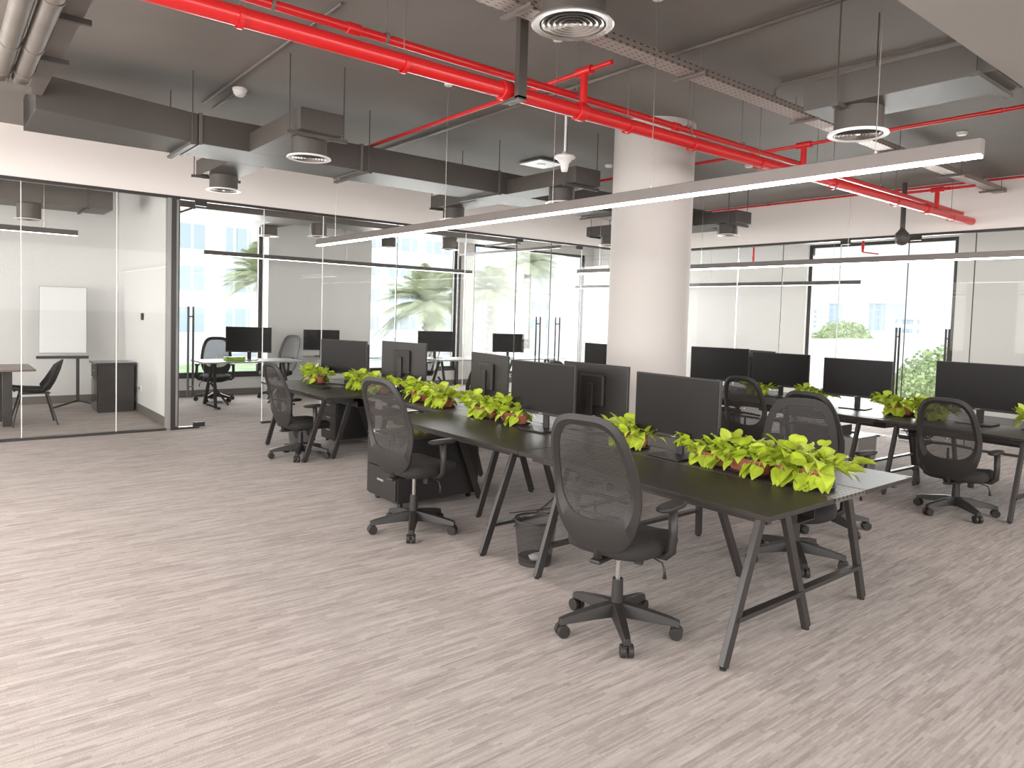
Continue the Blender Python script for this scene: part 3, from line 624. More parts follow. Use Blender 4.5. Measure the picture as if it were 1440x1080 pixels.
# ================================================================== OFFICE CHAIRS
def outline(th, a=.25, top=.35, bot=.33, k=1.0):
    """outline of the backrest in its own plane (y, z)"""
    c, s_ = math.cos(th), math.sin(th); e = .56 if s_ > 0 else .80
    y = a*k*(abs(c)**(.52 if s_ > 0 else .58))*(1 if c > 0 else -1)
    z = (top if s_ > 0 else bot)*k*(abs(s_)**e)*(1 if s_ > 0 else -1)
    if z < 0: y *= 1-.10*(z/bot)**2
    else: y *= 1-.12*(z/top)
    return y, z
def back_x(y, z):                                   # bow of the backrest (z about its centre)
    zz = z/.35
    return -.285+.035*math.cos((zz+.45)*1.9)-.055*max(0, zz)+.33*y*y + (.055 if zz < -.5 else 0)*((-zz-.5)/.5)
CB = .775                                           # height of the centre of the backrest
def make_chair():
    t = thing('office_chair', '', 'chair')
    base = MB()
    for k in range(5):
        a = 2*PI*k/5; c, s_ = math.cos(a), math.sin(a); n = Vector((-s_, c, 0))
        rows = []
        for r, w, zt_, zb_ in ((.03, .034, .150, .080), (.12, .031, .138, .078), (.27, .024, .108, .070), (.318, .021, .094, .062)):
            p = Vector((c*r, s_*r, 0))
            rows.append([p+n*w+Vector((0, 0, zb_)), p+n*w*.7+Vector((0, 0, zt_)), p-n*w*.7+Vector((0, 0, zt_)), p-n*w+Vector((0, 0, zb_))])
        v = base.grid(rows, True); base.bm.faces.new(v[0]); base.bm.faces.new(v[-1][::-1])
        base.cyl((c*.296, s_*.296, .05), (c*.296, s_*.296, .075), .011, seg=10)
    base.cyl((0, 0, .07), (0, 0, .15), .042, .034, seg=20)
    bo = base.build('star_base', M['plastic'], t, smooth='auto', bevel=.003)
    for k in range(5):
        a = 2*PI*k/5; c, s_ = math.cos(a), math.sin(a); n = Vector((-s_, c, 0)); p = Vector((c*.302, s_*.302, .033))
        w = MB(); w.cyl(p+n*.006, p+n*.031, .0325, seg=24); w.cyl(p-n*.006, p-n*.031, .0325, seg=24); w.cyl(p-n*.01, p+n*.01, .012, seg=10)
        w.build('caster', M['plast2'], t, smooth='auto', bevel=.003)
    MB().cyl((0, 0, .15), (0, 0, .27), .031, .027, seg=20).build('gas_lift_sleeve', M['plastic'], t, smooth='auto')
    MB().cyl((0, 0, .20), (0, 0, .40), .014, seg=16).build('gas_lift_piston', M['chrome'], t, smooth='auto')
    mech = MB().box((-.02, 0, .405), (.19, .14, .045)).box((-.16, 0, .39), (.14, .06, .02)).cyl((-.02, 0, .37), (-.02, 0, .4), .03, seg=14)
    mech.box((.03, -.1, .37), (.03, .045, .06))
    mech.build('tilt_mechanism', M['plastic'], t, bevel=.006)
    MB().tube([(.04, -.08, .395), (.04, -.17, .39), (.04, -.225, .375), (.04, -.24, .34), (.04, -.243, .30)], [.005, .005, .005, .006, .011], 8).build('lever', M['plastic'], t, smooth=True)
    # seat cushion
    st = MB(); rows = []
    NS, NR = 36, 6
    def seat_pt(th, f, z):
        c, s_ = math.cos(th), math.sin(th)
        return Vector((.035+.245*f*(abs(c)**.55)*(1 if c > 0 else -1), .245*f*(abs(s_)**.55)*(1 if s_ > 0 else -1), z-(.035*max(0, c)**4*f*f)))
    prof = [(.02, .496), (.5, .498), (.86, .502), (.97, .488), (1.0, .458), (.98, .428), (.86, .412), (.02, .412)]
    for f, z in prof: rows.append([seat_pt(2*PI*k/NS, f, z) for k in range(NS)])
    st.grid(rows, True).__len__()
    st.build('seat', M['fabric'], t, smooth=True)
    # backrest frame ring, lower shell, mesh
    N = 64
    def P(y, z, off=0): return Vector((back_x(y, z)+off, y, z+CB))
    ths = [2*PI*k/N for k in range(N)]
    def inner(th):
        y, z = outline(th, k=1)
        s_ = math.sin(th)
        f = .84
        y2, z2 = y*.80, z*(.855 if s_ > 0 else .52)
        return y2, z2
    ring = MB(); rows = []
    for fr, off in ((0, .0), (0.5, -.014), (1, .0), (1, .012), (0, .012)):
        row = []
        for th in ths:
            yo, zo = outline(th); yi, zi = inner(th); row.append(P(yi+(yo-yi)*fr, zi+(zo-zi)*fr, off))
        rows.append(row)
    ring.grid(rows+[rows[0]], True)
    bmesh.ops.remove_doubles(ring.bm, verts=ring.bm.verts, dist=.0005)
    ring.build('back_frame', M['plast2'], t, smooth='auto')
    ms = MB(); rows = []
    for f in (.02, .2, .4, .6, .8, 1.01):
        rows.append([P(inner(th)[0]*f, inner(th)[1]*f+.0, .004) for th in ths])
    ms.grid(rows, True); ms.bm.faces.new([ms.bm.verts[i] for i in range(0)]) if False else None
    ms.build('mesh_panel', M['meshf'], t, smooth=True)
    # lumbar bar and spine behind the mesh
    lb = MB().tube([P(y, -.05-.35*y*y, .022) for y in [-.17, -.1, -.03, .03, .1, .17]], .011, 8)
    lb.build('lumbar_support', M['plastic'], t, smooth=True)
    MB().tube([(-.15, 0, .39), (-.2, 0, .41), P(0, -.27, .02), P(0, -.2, .016), P(0, -.08, .018)], [.022, .022, .017, .012, .009], 10).build('spine', M['plastic'], t, smooth=True)
    for s_ in (-1, 1):
        ar = MB().tube([(.02, s_*.16, .415), (.02, s_*.255, .42), (.02, s_*.285, .45), (.02, s_*.288, .54), (.015, s_*.285, .655)], [.016, .021, .023, .023, .024], 10)
        a_ = ar.build('armrest_bracket', M['plastic'], t, smooth=True)
        pd = MB(); rows = []
        for f, z in ((.02, .688), (.8, .688), (1, .68), (1, .668), (.85, .66), (.02, .66)):
            rows.append([Vector((.02+.125*f*(abs(math.cos(q))**.6)*(1 if math.cos(q) > 0 else -1), s_*.275+.042*f*(abs(math.sin(q))**.8)*(1 if math.sin(q) > 0 else -1), z)) for q in [2*PI*k/24 for k in range(24)]])
        pd.grid(rows, True); pd.build('armrest_pad', M['plast2'], t, smooth=True)
    return t
ch0 = make_chair(); cused = [0]
UP = ('tilt_mechanism', 'lever', 'seat', 'back_frame', 'mesh_panel', 'lumbar_support', 'spine', 'armrest_bracket', 'armrest_pad')
def chair(x, y, rz, label, dz=0, baserot=0, group='black mesh office chairs', lit=False):
    o = ch0 if not cused[0] else copy_tree(ch0); cused[0] = 1
    o.location = (x, y, 0); o.rotation_euler = (0, 0, math.radians(rz)); tag(o, label, None, group)
    for c in o.children:
        n = c.name.split('.')[0]
        c.location = (0, 0, 0); c.rotation_euler = (0, 0, 0)
        if n in UP: c.location.z = dz
        elif n == 'gas_lift_piston': c.location.z = dz*.8
        elif n in ('star_base', 'caster'): c.rotation_euler.z = math.radians(baserot-rz)
    return o
chair(2.72, 2.43, 11, 'foreground mesh office chair nearest the viewer, seen from behind', .02, 16)
chair(2.73, 4.45, 9, 'mesh office chair in front of the black cabinet, second from viewer', .02, 20)
chair(3.08, 7.38, 4, 'mesh office chair at the far end of the near row, beside a wire bin', -.09, 25)
chair(4.49, 2.45, 209, 'mesh chair behind the nearest planters, facing the viewer', -.055, 5)
chair(6.87, 2.30, 0, 'mesh office chair alone at right before the widest monitor', -.10, 15)
chair(6.95, 4.3, 2, 'mesh chair in the right row just right of the big near monitor', -.09, 10)
chair(5.46, 2.72, -5, 'mesh chair hidden behind the one facing the viewer', -.03, 30)
chair(5.15, 7.2, 190, 'mesh chair behind the monitor seen from its back', -.09, 10)
chair(6.62, 6.75, -10, 'mesh chair just left of column, behind the half hidden monitor', -.09, 10)
chair(5.1, 4.72, 200, 'dark chair close against the left of the column foot', -.20, 10)
chair(4.75, 12.45, 200, 'mesh chair in office behind left glass, beside its monitor', .0, 10)
chair(3.7, 12.5, 250, 'chair behind the trestle desk by the first window', -.05, 10)
chair(7.6, 12.2, 170, 'chair in office behind the left glass near the palm window', -.05, 10)
chair(8.9, 1.9, 180, 'chair on the far side of the widest monitor', -.05, 10)

# ================================================================== PLANTERS
def leaf_mesh(mb, base, direction, size, roll, droop):
    """a heart-shaped leaf folded along its midrib"""
    d = Vector(direction).normalized(); side = d.cross(Vector((0, 0, 1)))
    if side.length < .1: side = Vector((1, 0, 0))
    side.normalize(); up = side.cross(d).normalized()
    side = (side*math.cos(roll)+up*math.sin(roll)).normalized(); up = side.cross(d).normalized()
    W_ = [0, .30, .44, .46, .36, .20, 0]; T = [0, -.04, .14, .36, .62, .85, 1.08]
    mid = []; lf = []; rt = []
    for i, (w, t_) in enumerate(zip(W_, T)):
        tt = max(0, t_)
        c = Vector(base)+d*(t_*size)-Vector((0, 0, 1))*(droop*size*tt*tt)
        m_ = Vector(base)+d*(max(t_, 0)*size)-Vector((0, 0, 1))*(droop*size*tt*tt)
        mid.append(mb.bm.verts.new(m_ if i in (0, 1) else c))
        if 0 < i < 6:
            lf.append(mb.bm.verts.new(c+side*w*size+up*.10*size)); rt.append(mb.bm.verts.new(c-side*w*size+up*.10*size))
    for S_ in (lf, rt):
        mb.bm.faces.new((mid[0], S_[0], S_[1], mid[2])) if True else None
        for i in range(1, 4): mb.bm.faces.new((mid[i+1], S_[i], S_[i+1], mid[i+2]))
        mb.bm.faces.new((mid[5], S_[4], mid[6]))
    return mb
def make_planter(seed, n=84, L=.34):
    R = random.Random(seed)
    t = thing('potted_pothos', '', 'potted plant')
    pot = MB(); rows = []
    for wx, wy, z in ((.050, L*.36, .008), (.062, L*.40, .075), (.068, L*.415, .078), (.068, L*.415, .092), (.058, L*.39, .092), (.05, L*.37, .07)):
        rows.append([Vector((wx*(abs(math.cos(q))**.6)*(1 if math.cos(q) > 0 else -1), wy*(abs(math.sin(q))**.5)*(1 if math.sin(q) > 0 else -1), z)) for q in [2*PI*k/32 for k in range(32)]])
    v = pot.grid(rows, True); pot.bm.faces.new(v[0]); pot.bm.faces.new(v[-1])
    pot.build('pot', M['clay'], t, smooth='auto')
    s_ = MB(); rows = []
    for f, z in ((.9, 0), (1.0, .004), (1.06, .014), (1.02, .014), (.9, .006), (.1, .006)):
        rows.append([Vector((.075*f*(abs(math.cos(q))**.6)*(1 if math.cos(q) > 0 else -1), L*.46*f*(abs(math.sin(q))**.5)*(1 if math.sin(q) > 0 else -1), z)) for q in [2*PI*k/32 for k in range(32)]])
    v = s_.grid(rows, True); s_.bm.faces.new(v[0]); s_.build('saucer', M['saucer'], t, smooth='auto')
    lf = MB(); stm = MB()
    for i in range(n):
        y = R.uniform(-.42, .42)*L; x = R.uniform(-.03, .03); a = R.uniform(0, 2*PI)
        el = R.uniform(-.1, 1.2); hor = R.uniform(.03, .125)
        tip = Vector((x+math.cos(a)*hor*1.15, y+math.sin(a)*hor*1.5, .085+R.uniform(.02, .115)*(.5+.5*math.sin(el))))
        stm.tube([(x, y, .075), ((x+tip.x)/2, (y+tip.y)/2, tip.z*.62+.05), tip], .0022, 5)
        d = Vector((math.cos(a)*math.cos(el), math.sin(a)*math.cos(el), math.sin(el)*.75))
        leaf_mesh(lf, tip, d, R.uniform(.06, .105), R.uniform(-.9, .9), R.uniform(.1, .7))
    for i in range(20):                               # a few leaves trail over the rim
        a = R.choice((0, PI))+R.uniform(-.6, .6); y = R.uniform(-.4, .4)*L
        tip = Vector((math.cos(a)*.085, y+math.sin(a)*.05, .065))
        stm.tube([(0, y, .08), (math.cos(a)*.05, y, .11), tip], .0022, 5)
        leaf_mesh(lf, tip, (math.cos(a)*.6, math.sin(a)*.6, -.5), R.uniform(.07, .10), R.uniform(-.5, .5), .1)
    lf.build('foliage', M['leaf'], t, smooth=True); stm.build('stems', M['stem'], t, smooth=True)
    return t
pl = [make_planter(s) for s in (3, 8, 21)]; pused = [0, 0, 0]; pk = [0]
def planter(x, y, rz, label, s=1, group='lime pothos planters'):
    k = pk[0] % 3; pk[0] += 1
    o = pl[k] if not pused[k] else copy_tree(pl[k]); pused[k] = 1
    o.location = (x, y, DZ+.001); o.rotation_euler = (0, 0, math.radians(rz)); o.scale = (s, s, s); tag(o, label, None, group)
planter(3.82, 2.06, 4, 'pothos planter nearest the desk corner, large leaves over the end', 1.12)
planter(3.83, 2.40, -5, 'pothos planter second from the near desk corner', 1.0)
planter(3.84, 2.68, 0, 'pothos on a dark saucer just right of the big monitor foot', .9)
planter(3.86, 3.38, 3, 'pothos planter just left of the big near monitor', .95)
planter(3.80, 4.62, 0, 'pothos planter left beside the second desk monitor', 1.0)
planter(3.80, 5.02, 5, 'pothos planter second left of the second desk monitor', 1.0)
planter(3.84, 5.78, 0, 'right pothos planter of the middle pair in the gap', 1.0)
planter(3.88, 6.25, -4, 'left pothos planter of the middle pair in the gap', 1.0)
planter(3.86, 7.05, 0, 'pothos planter half hidden behind the second chair back', 1.0)
planter(3.84, 7.48, 5, 'pothos planter right of the far monitor', 1.0)
planter(3.66, 8.30, 0, 'leftmost pothos planter under the far monitor', 1.0)
planter(7.74, 3.16, -3, 'pothos planter right of the monitor by the door handle', 1.0)
planter(7.72, 2.86, 3, 'pothos planter left of the chair alone at right', .95)
planter(7.72, 1.92, -3, 'pothos planter at the right edge of the view', 1.0)
planter(8.0, 4.2, 0, 'small pothos planter behind the two overlapping chair backs', .9)
planter(8.1, 5.0, 0, 'pothos planter right of the column under the monitors', .9)
planter(7.55, 6.72, 0, 'pothos planter at the left edge of column on far desk', .8)

# ================================================================== STORAGE, BINS, COMPUTERS, BAG
t = thing('pedestal_cabinet', 'black low cabinet on casters under the second desk', 'cabinet', (3.27, 5.22, 0), 0)
MB().bb(-.38, .42, -.26, .24, .05, .56).build('body', M['dkcab'], t, bevel=.004)
MB().bb(-.39, .43, -.27, .25, .562, .582).build('top', M['cabin'], t, bevel=.003)
for i in range(2):
    dr = MB().bb(-.3955, -.381, -.25, .23, .07+i*.25, .31+i*.24).build('drawer', M['plast2'], t)
    MB().bb(-.405, -.396, -.06, .04, .2+i*.25, .215+i*.25).build('handle', M['framel'], dr)
for x in (-.32, .36):
    for y in (-.2, .18): MB().cyl((x-.012, y, .025), (x+.012, y, .025), .024, seg=14).build('caster', M['plast2'], t)
def bin_(x, y, label):
    t = thing('wire_waste_bin', label, 'bin', (x, y, 0), 0, 'wire mesh waste bins')
    MB().lathe([(.105, .01), (.138, .285)], 32).build('mesh_wall', M['wire'], t, smooth=True)
    MB().lathe([(.137, .28), (.142, .284), (.142, .292), (.137, .295), (.135, .287), (.137, .28)], 32).build('rim', M['black'], t, smooth=True)
    MB().lathe([(0, .003), (.107, .003), (.107, .05), (.103, .05), (.103, .008), (0, .008)], 32).build('bottom', M['black'], t)
    return t
bt = bin_(3.02, 3.42, 'wire mesh waste bin under the joint of the two near desks')
o = MB(); r_ = random.Random(4)
bmesh.ops.create_icosphere(o.bm, subdivisions=2, radius=.045)
for v in o.bm.verts: v.co = Vector((v.co.x*1.4, v.co.y, v.co.z*.6))*(1+r_.uniform(-.2, .2))
o = o.build('crumpled_paper', M['paper']); o.location = (3.02, 3.40, .045); tag(o, 'crumpled white paper inside the nearest wire bin', 'paper')
bin_(3.22, 7.72, 'wire mesh waste bin behind the far chair of the near row')
# cabinet and computer under the right row
def pc(x, y, rz, label, m):
    t = thing('computer_tower', label, 'computer', (x, y, 0), math.radians(rz), 'computer towers under desks')
    MB().bb(-.21, .21, -.09, .09, .015, .42).build('case', m, t, bevel=.006)
    MB().bb(-.222, -.211, -.085, .085, .02, .415).build('front_panel', M['steel'] if m is M['steel'] else M['plast2'], t)
    f = MB()
    for a in (-.18, .18):
        for b in (-.06, .06): f.cyl((a, b, 0), (a, b, .015), .015, seg=8)
    f.build('feet', M['dkcab'], t)
pc(7.75, 3.55, 0, 'silver computer tower on floor under right row, beside black cabinet', M['steel'])
pc(4.4, 6.9, 0, 'black computer tower under the far near-row desk', M['dkcab'])
def cab(x, y, label, w=.5, d=.42, h=.5):
    t = thing('pedestal_cabinet', label, 'cabinet', (x, y, 0), 0, 'black pedestal cabinets under the desks')
    MB().bb(-w/2, w/2, -d/2, d/2, .04, h).build('body', M['dkcab'], t, bevel=.004)
    for i in range(3):
        dr = MB().bb(-w/2-.014, -w/2-.001, -d/2+.01, d/2-.01, .05+i*(h-.05)/3, .04+(i+1)*(h-.05)/3).build('drawer', M['plast2'], t)
        MB().bb(-w/2-.022, -w/2-.0145, -.05, .05, .05+(i+.7)*(h-.05)/3, .06+(i+.7)*(h-.05)/3).build('handle', M['framel'], dr)
    for a in (-w/2+.05, w/2-.05):
        for b in (-d/2+.05, d/2-.05): MB().cyl((a, b, 0), (a, b, .04), .02, seg=8).build('caster', M['plast2'], t)
cab(7.72, 3.95, 'black pedestal cabinet under right row, left of the silver computer')
cab(3.95, 8.0, 'black pedestal cabinet under the far near-row desk')
cab(7.7, 5.35, 'black pedestal cabinet under right row next to the column')
# backpack on the gap desk
t = thing('backpack', 'small black backpack slumped on the desk before a dark monitor', 'bag', (3.98, 6.62, DZ+.001), math.radians(30))
b = MB(); rows = []
for f, z in ((.85, .0), (1, .03), (1, .12), (.85, .19), (.5, .225), (.05, .235)):
    rows.append([Vector((.075*f*(abs(math.cos(q))**.7)*(1 if math.cos(q) > 0 else -1), .11*f*(abs(math.sin(q))**.7)*(1 if math.sin(q) > 0 else -1), z)) for q in [2*PI*k/24 for k in range(24)]])
v = b.grid(rows, True); b.bm.faces.new(v[0]); b.bm.faces.new(v[-1]); b.build('body', M['fabric'], t, smooth=True)
MB().tube([(-.06, -.05, .19), (-.12, -.06, .12), (-.09, -.06, .03)], .009, 6).build('strap', M['plast2'], t, smooth=True)
MB().tube([(-.06, .05, .19), (-.12, .06, .12), (-.09, .06, .03)], .009, 6).build('strap', M['plast2'], t, smooth=True)
MB().tube([(0, -.03, .225), (0, -.015, .26), (0, .015, .26), (0, .03, .225)], .006, 6).build('top_handle', M['plast2'], t, smooth=True)
# keyboards
def kb(x, y, label):
    t = thing('keyboard', label, 'keyboard', (x, y, DZ+.001), 0, 'flat black keyboards')
    MB().bb(-.06, .06, -.2, .2, 0, .015).build('case', M['plastic'], t, bevel=.003)
    k = MB()
    for i in range(5):
        for j in range(16): k.box((-.045+i*.021, -.18+j*.024, .0175), (.017, .019, .005))
    k.build('keys', M['plast2'], t)
kb(8.2, 4.35, 'flat black keyboard on the right row beside the door handle monitor')
kb(3.5, 7.85, 'flat black keyboard on the far near-row desk')
t = thing('cup', 'white wide bowl behind the big near monitor, on the right row', 'bowl', (7.5, 5.45, DZ+.001))
MB().lathe([(.0, 0), (.04, 0), (.05, .05), (.10, .12), (.097, .12), (.045, .052), (0, .02)], 24).build('body', M['white'], t, smooth=True)

# power cables on the floor
def cable(pts, label, r=.004):
    o = MB().tube(pts, r, 6).build('floor_cable', M['plastic'], smooth=True); tag(o, label, 'cable', 'power cables under the near row')
cable([(3.5, 3.2, .006), (3.65, 3.5, .006), (3.9, 3.75, .006), (4.2, 3.95, .006), (4.1, 4.3, .006), (3.6, 4.4, .006)], 'black cable kinked on the floor behind the near wire bin')
cable([(3.4, 4.1, .006), (3.8, 4.3, .006), (4.3, 4.6, .006), (4.7, 4.7, .006)], 'thin black cable on the floor below the second desk')
# tangled under-desk cables
for (x, y), l in (((3.75, 3.45), 'tangle of black cables under the joint of the near desks'), ((7.62, 2.9), 'tangle of black cables under the right row desk')):
    r_ = random.Random(int(x*100)); c = MB()
    for i in range(9):
        p = [Vector((x+r_.uniform(-.1, .1), y+r_.uniform(-.16, .16), DZ-.14+r_.uniform(-.05, .08))) for _ in range(5)]
        c.tube(p, .006, 5)
    o = c.build('cable_bundle', M['plastic'], smooth=True); tag(o, l, 'cable', None)

# ================================================================== MEETING ROOM (behind the left glass)
t = thing('flip_chart_easel', 'white flip chart board on a black easel in the meeting room', 'easel', (1.7, 12.6, 0), math.radians(-8))
B_ = Matrix.Translation((0, 0, .8)) @ Matrix.Rotation(math.radians(-8), 4, 'X')
b = MB(); b.box((-.18, 0, .53), (.60, .02, 1.0), mtx=B_ @ Matrix.Shear('XZ', 4, (.12, 0)) if False else B_); b.build('board', M['board'], t, bevel=.004)
b = MB(); b.box((-.18, -.004, .53), (.62, .012, 1.02), mtx=B_ @ Matrix.Translation((0, .012, 0))); b.build('board_frame', M['framel'], t)
MB().bb(-.52, .15, -.09, .02, .745, .785).build('pen_ledge', M['black'], t, bevel=.003)
MB().bb(-.015, .03, 0, .04, .09, .78).build('post', M['black'], t)
for a in (-2.6, -.4, 1.2):
    MB().bar((0.01, .02, .1), (math.cos(a)*.36, math.sin(a)*.36, .02), .035, .022).build('leg', M['black'], t, bevel=.003)
t = thing('drawer_cabinet', 'glossy dark square cabinet in the meeting room corner', 'cabinet', (2.05, 12.02, 0))
MB().bb(-.2, .27, -.25, .25, .0, .70).build('body', M['cabin'], t, bevel=.003)
MB().bb(-.24, .28, -.28, .28, .702, .73).build('top', M['cabin'], t, bevel=.003)
dr = MB().bb(-.215, -.202, -.23, .23, .5, .68).build('drawer', M['plast2'], t); MB().bb(-.222, -.216, -.05, .05, .6, .61).build('handle', M['framel'], dr)
MB().bb(-.215, -.202, -.23, .23, .03, .48).build('door', M['cabin'], t)
t = thing('meeting_table', 'dark wooden meeting table at the left edge of the view', 'table', (0, 11.2, 0))
MB().bb(-1.3, 1.0, -.5, .5, .715, .74).build('tabletop', mat('walnut_top', (.16, .11, .085), .3, noise=(3, .15)), t, bevel=.003)
for x in (-1.1, .72):
    for y in (-.2, .3): MB().bb(x-.05, x+.05, y-.05, y+.05, 0, .713).build('leg', M['frame'], t)
t = thing('shell_chair', 'dark grey moulded shell chair at the meeting table', 'chair', (1.02, 11.05, 0), math.radians(180))
s_ = MB(); rows = []
for i, (x, z, w) in enumerate(((.22, .43, .17), (.24, .45, .19), (.1, .43, .22), (-.08, .42, .22), (-.16, .45, .21), (-.22, .56, .2), (-.28, .72, .17), (-.31, .84, .12))):
    row = []
    for j in range(9):
        u = -1+j/4; row.append(Vector((x+(.09*u*u if i > 3 else 0), u*w, z+(.05*u*u if i < 5 else .02*u*u*(8-i)/2-.04*u*u*(i-5)))))
    rows.append(row)
s_.grid(rows); s_.build('shell', M['plast2'], t, smooth=True, solid=.014)
for x in (.16, -.12):
    for y in (-.15, .15): MB().cyl((x, y*.6, .42), (x*1.75-.02, y*1.35, 0), .014, .010, seg=10).build('leg', M['black'], t, smooth='auto')
MB().bb(-.16, .18, -.1, .1, .40, .415).build('seat_plate', M['black'], t)
t = thing('wall_thermostat', 'small dark thermostat on the white meeting room side wall', 'thermostat', (2.36, 11.45, 1.42))
MB().bb(-.012, .008, -.05, .05, -.05, .05).build('housing', M['plast2'], t, bevel=.003); MB().bb(-.0145, -.0125, -.03, .03, -.01, .035).build('display', M['screen'], t)
t = thing('wall_socket', 'white wall socket low on the meeting room side wall', 'socket', (2.362, 11.55, .38))
MB().bb(-.008, .006, -.045, .045, -.06, .03).build('plate', M['white'], t); MB().bb(-.04, -.0085, -.02, .02, -.03, .0).build('plug', M['framel'], t)

# ================================================================== OFFICE BEHIND THE LEFT GLASS
def trestle(x, y, lab, w=1.5, rz=0):
    t = thing('trestle_desk', lab, 'desk', (x, y, 0), math.radians(rz), 'light desks behind the left glass wall')
    MB().bb(-w/2, w/2, -.35, .35, .715, .74).build('tabletop', M['framel'], t, bevel=.003)
    for sx in (-1, 1):
        X = sx*(w/2-.2)
        MB().bar((X, -.3, .02), (X-.05*sx, -.03, .71), .045, .03).build('leg', M['black'], t)
        MB().bar((X, .3, .02), (X-.05*sx, .03, .71), .045, .03).build('leg', M['black'], t)
        MB().bar((X-.28*sx, -.02, .02), (X, 0, .4), .035, .03).build('brace', M['black'], t)
        MB().bar((X+.05, -.33, .015), (X+.05, .33, .015), .03, .03).build('foot_bar', M['black'], t)
trestle(4.0, 11.75, 'light trestle desk by the first window', 1.6)
trestle(5.9, 12.3, 'light desk against the pier behind the left glass wall', 1.2)
trestle(8.0, 11.3, 'light desk before the palm window', 1.6)
DG2 = 'monitors behind the left glass'
monitor(4.0, 11.75, 60, 'monitor by the first window behind left glass', 1.0, .74, DG2)
monitor(5.55, 12.4, 70, 'monitor against the pier behind left glass', .9, .74, DG2)
monitor(7.45, 11.5, 70, 'pale monitor before the palm window', .95, .74, DG2)
monitor(9.0, 11.2, 60, 'monitor behind the pair of left door handles', .9, .74, DG2)
trestle(9.6, 11.2, 'light desk behind the left double door', 1.4)
o_ = MB().bb(3.6, 3.9, 11.6, 11.75, .742, .80).build('low_planter', M['leaf2']); tag(o_, 'low green planter on the trestle desk by the first window', 'potted plant')

# ================================================================== OUTSIDE
struct('ground', MB().bb(-80, 300, YB+.3, 300, -.6, -.5).bb(XE+.3, 300, -200, YB+.3, -.6, -.5), M['pave'])
tag(MB().bb(-10, 9.5, 17, 26, -.5, -.42).build('lawn', M['lawn']), 'green lawn outside the first window', 'lawn', kind='stuff')
def dirpt(px, dist):
    """a spot outside, seen through the window at compass bearing of that pixel column"""
    v = _fw + _r2*((px-720)/FPX); v.z = 0; v.normalize(); return v*dist
def palm(px, dist, zc, rad, lab, seed, n=84):
    R = random.Random(seed); c = dirpt(px, dist)
    t = thing('palm_tree', lab, 'tree', (c.x, c.y, -.5), 0, 'date palms outside'); H_ = zc+.5
    k = MB(); k.tube([(0, 0, 0), (.05, 0, H_*.5), (0, 0, H_)], [.30, .24, .26], 12)
    for z in range(int(H_/.28)): k.lathe([(.27, z*.28), (.29, z*.28+.12), (.26, z*.28+.14)], 12)
    k.build('trunk', M['bark'], t, smooth=True)
    f = MB()
    for i in range(n):
        a = R.uniform(0, 2*PI); el = R.uniform(-.25, 1.5); L_ = rad*R.uniform(.8, 1.1)
        dh = Vector((math.cos(a), math.sin(a), 0)); side = Vector((-math.sin(a), math.cos(a), 0))
        pts = []
        for s_ in range(9):
            q = s_/8; pts.append(Vector((0, 0, H_))+dh*(L_*q*math.cos(el)*(1-.1*q))+Vector((0, 0, L_*(math.sin(el)*q-.45*q*q))))
        for s_ in range(8):
            for u in range(4):
                q = (u+.5)/4; p = pts[s_].lerp(pts[s_+1], q); fr = (s_+q)/8
                tl = (pts[s_+1]-pts[s_]).normalized(); w = rad*.24*math.sin(PI*min(1, .12+fr*.92))
                for sg in (-1, 1):
                    e = p+side*sg*w+tl*w*.7-Vector((0, 0, w*.35)); b1 = p+tl*.02*rad
                    f.bm.faces.new([f.bm.verts.new(v) for v in (p, b1, e)])
    f.build('crown', M['palm'], t)
palm(372, 30, 2.8, 2.5, 'palm seen through the first window behind the left glass', 1)
palm(602, 30, 2.0, 2.8, 'palm in the middle window left of the lamp end', 2)
palm(690, 34, 2.7, 2.3, 'palm in the corner window above the monitor backs', 3)
palm(738, 46, 5.0, 3.0, 'tall palm crown behind the corner window palm', 4, 48)
def building(px, dist, w, d, h, m, lab, rz=0):
    c = dirpt(px, dist); t = thing('building', lab, 'building', (c.x, c.y, -.5), math.radians(rz), 'buildings outside')
    MB().bb(-w/2, w/2, 0, d, 0, h).build('facade', m, t)
    MB().bb(-w/2-.3, w/2+.3, -.3, d+.3, h, h+.6).build('roof_edge', M['pave'], t)
    return t
building(250, 62, 20, 20, 34, M['fac1'], 'tall white apartment block at left beyond the first window')
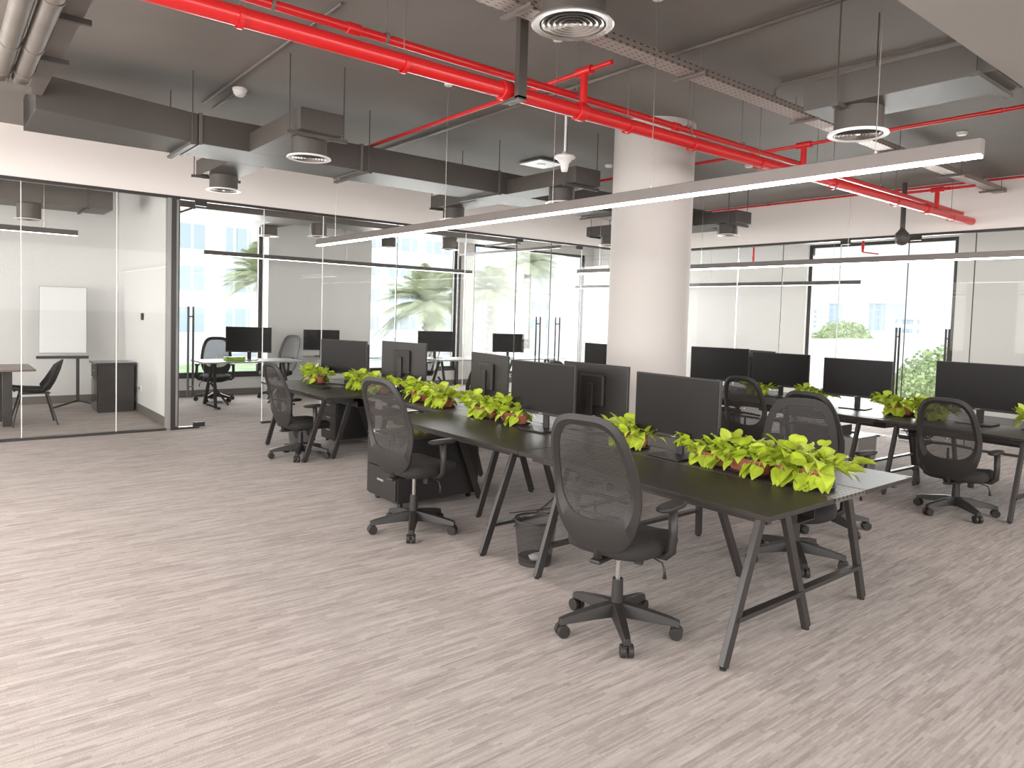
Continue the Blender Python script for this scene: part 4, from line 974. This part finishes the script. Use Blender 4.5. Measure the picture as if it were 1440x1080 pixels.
building(545, 85, 26, 16, 40, M['fac2'], 'white block with window bands left of the palm')
building(735, 120, 26, 12, 6, M['fac2'], 'low pale building beyond the corner window palms')
building(794, 260, 6, 6, 6, M['fac4'], 'distant pale tower beside the left door handles')
building(1179, 420, 5.2, 5, 13.4, M['fac3'], 'slim blue tower on the far skyline')
building(1255, 400, 20, 8, 13.2, M['fac4'], 'wide grey-blue tower block on the far skyline')
building(1155, 500, 16, 10, 12, M['fac2'], 'pale low block on the far skyline at left of blue tower')
building(1310, 300, 24, 8, 5, M['fac2'], 'long low pale building behind the trees at right')
def bush(px, dist, z, r, lab, seed, m='tree', sq=.8):
    R = random.Random(seed); c = dirpt(px, dist)
    t = thing('tree', lab, 'tree', (c.x, c.y, -.5), 0, 'leafy trees outside the right windows')
    MB().cyl((0, 0, 0), (0, 0, z+.5), .12, .07, seg=8).build('trunk', M['bark'], t)
    f = MB()
    for i in range(2600):
        v = Vector((R.gauss(0, 1), R.gauss(0, 1), R.gauss(0, 1))); v.normalize(); v *= r*R.uniform(.6, 1.05); v.z *= sq
        v.z += z+.5
        n_ = Vector((R.uniform(-1, 1), R.uniform(-1, 1), R.uniform(-.3, 1))).normalized(); a = n_.orthogonal().normalized()*r*.045; b_ = n_.cross(a)
        f.bm.faces.new([f.bm.verts.new(v+p) for p in (a, b_, -a, -b_)])
    f.build('crown', M[m], t)
bush(1163, 46, .0, 1.7, 'rounded tree left in the right window', 1, sq=.7)
bush(1208, 52, -.1, 1.6, 'rounded tree right of the blue tower', 2, sq=.7)
bush(1185, 62, .6, 2.0, 'tree behind the two rounded trees', 3, sq=.7)
bush(1303, 20, -.3, 1.15, 'bright tree right of the tall door handle', 4)
bush(1340, 24, .0, 1.35, 'bright tree at the right end of the window', 5)
bush(1262, 27, -.5, .7, 'low tree behind the left tall door handle', 6)
c = dirpt(1200, 36)
tag(MB().bb(-5, 5, -.2, .2, 0, 1.5).build('garden_wall', M['pave'], loc=(c.x, c.y, -.5)), 'low pale terrace wall outside the right window', 'wall')
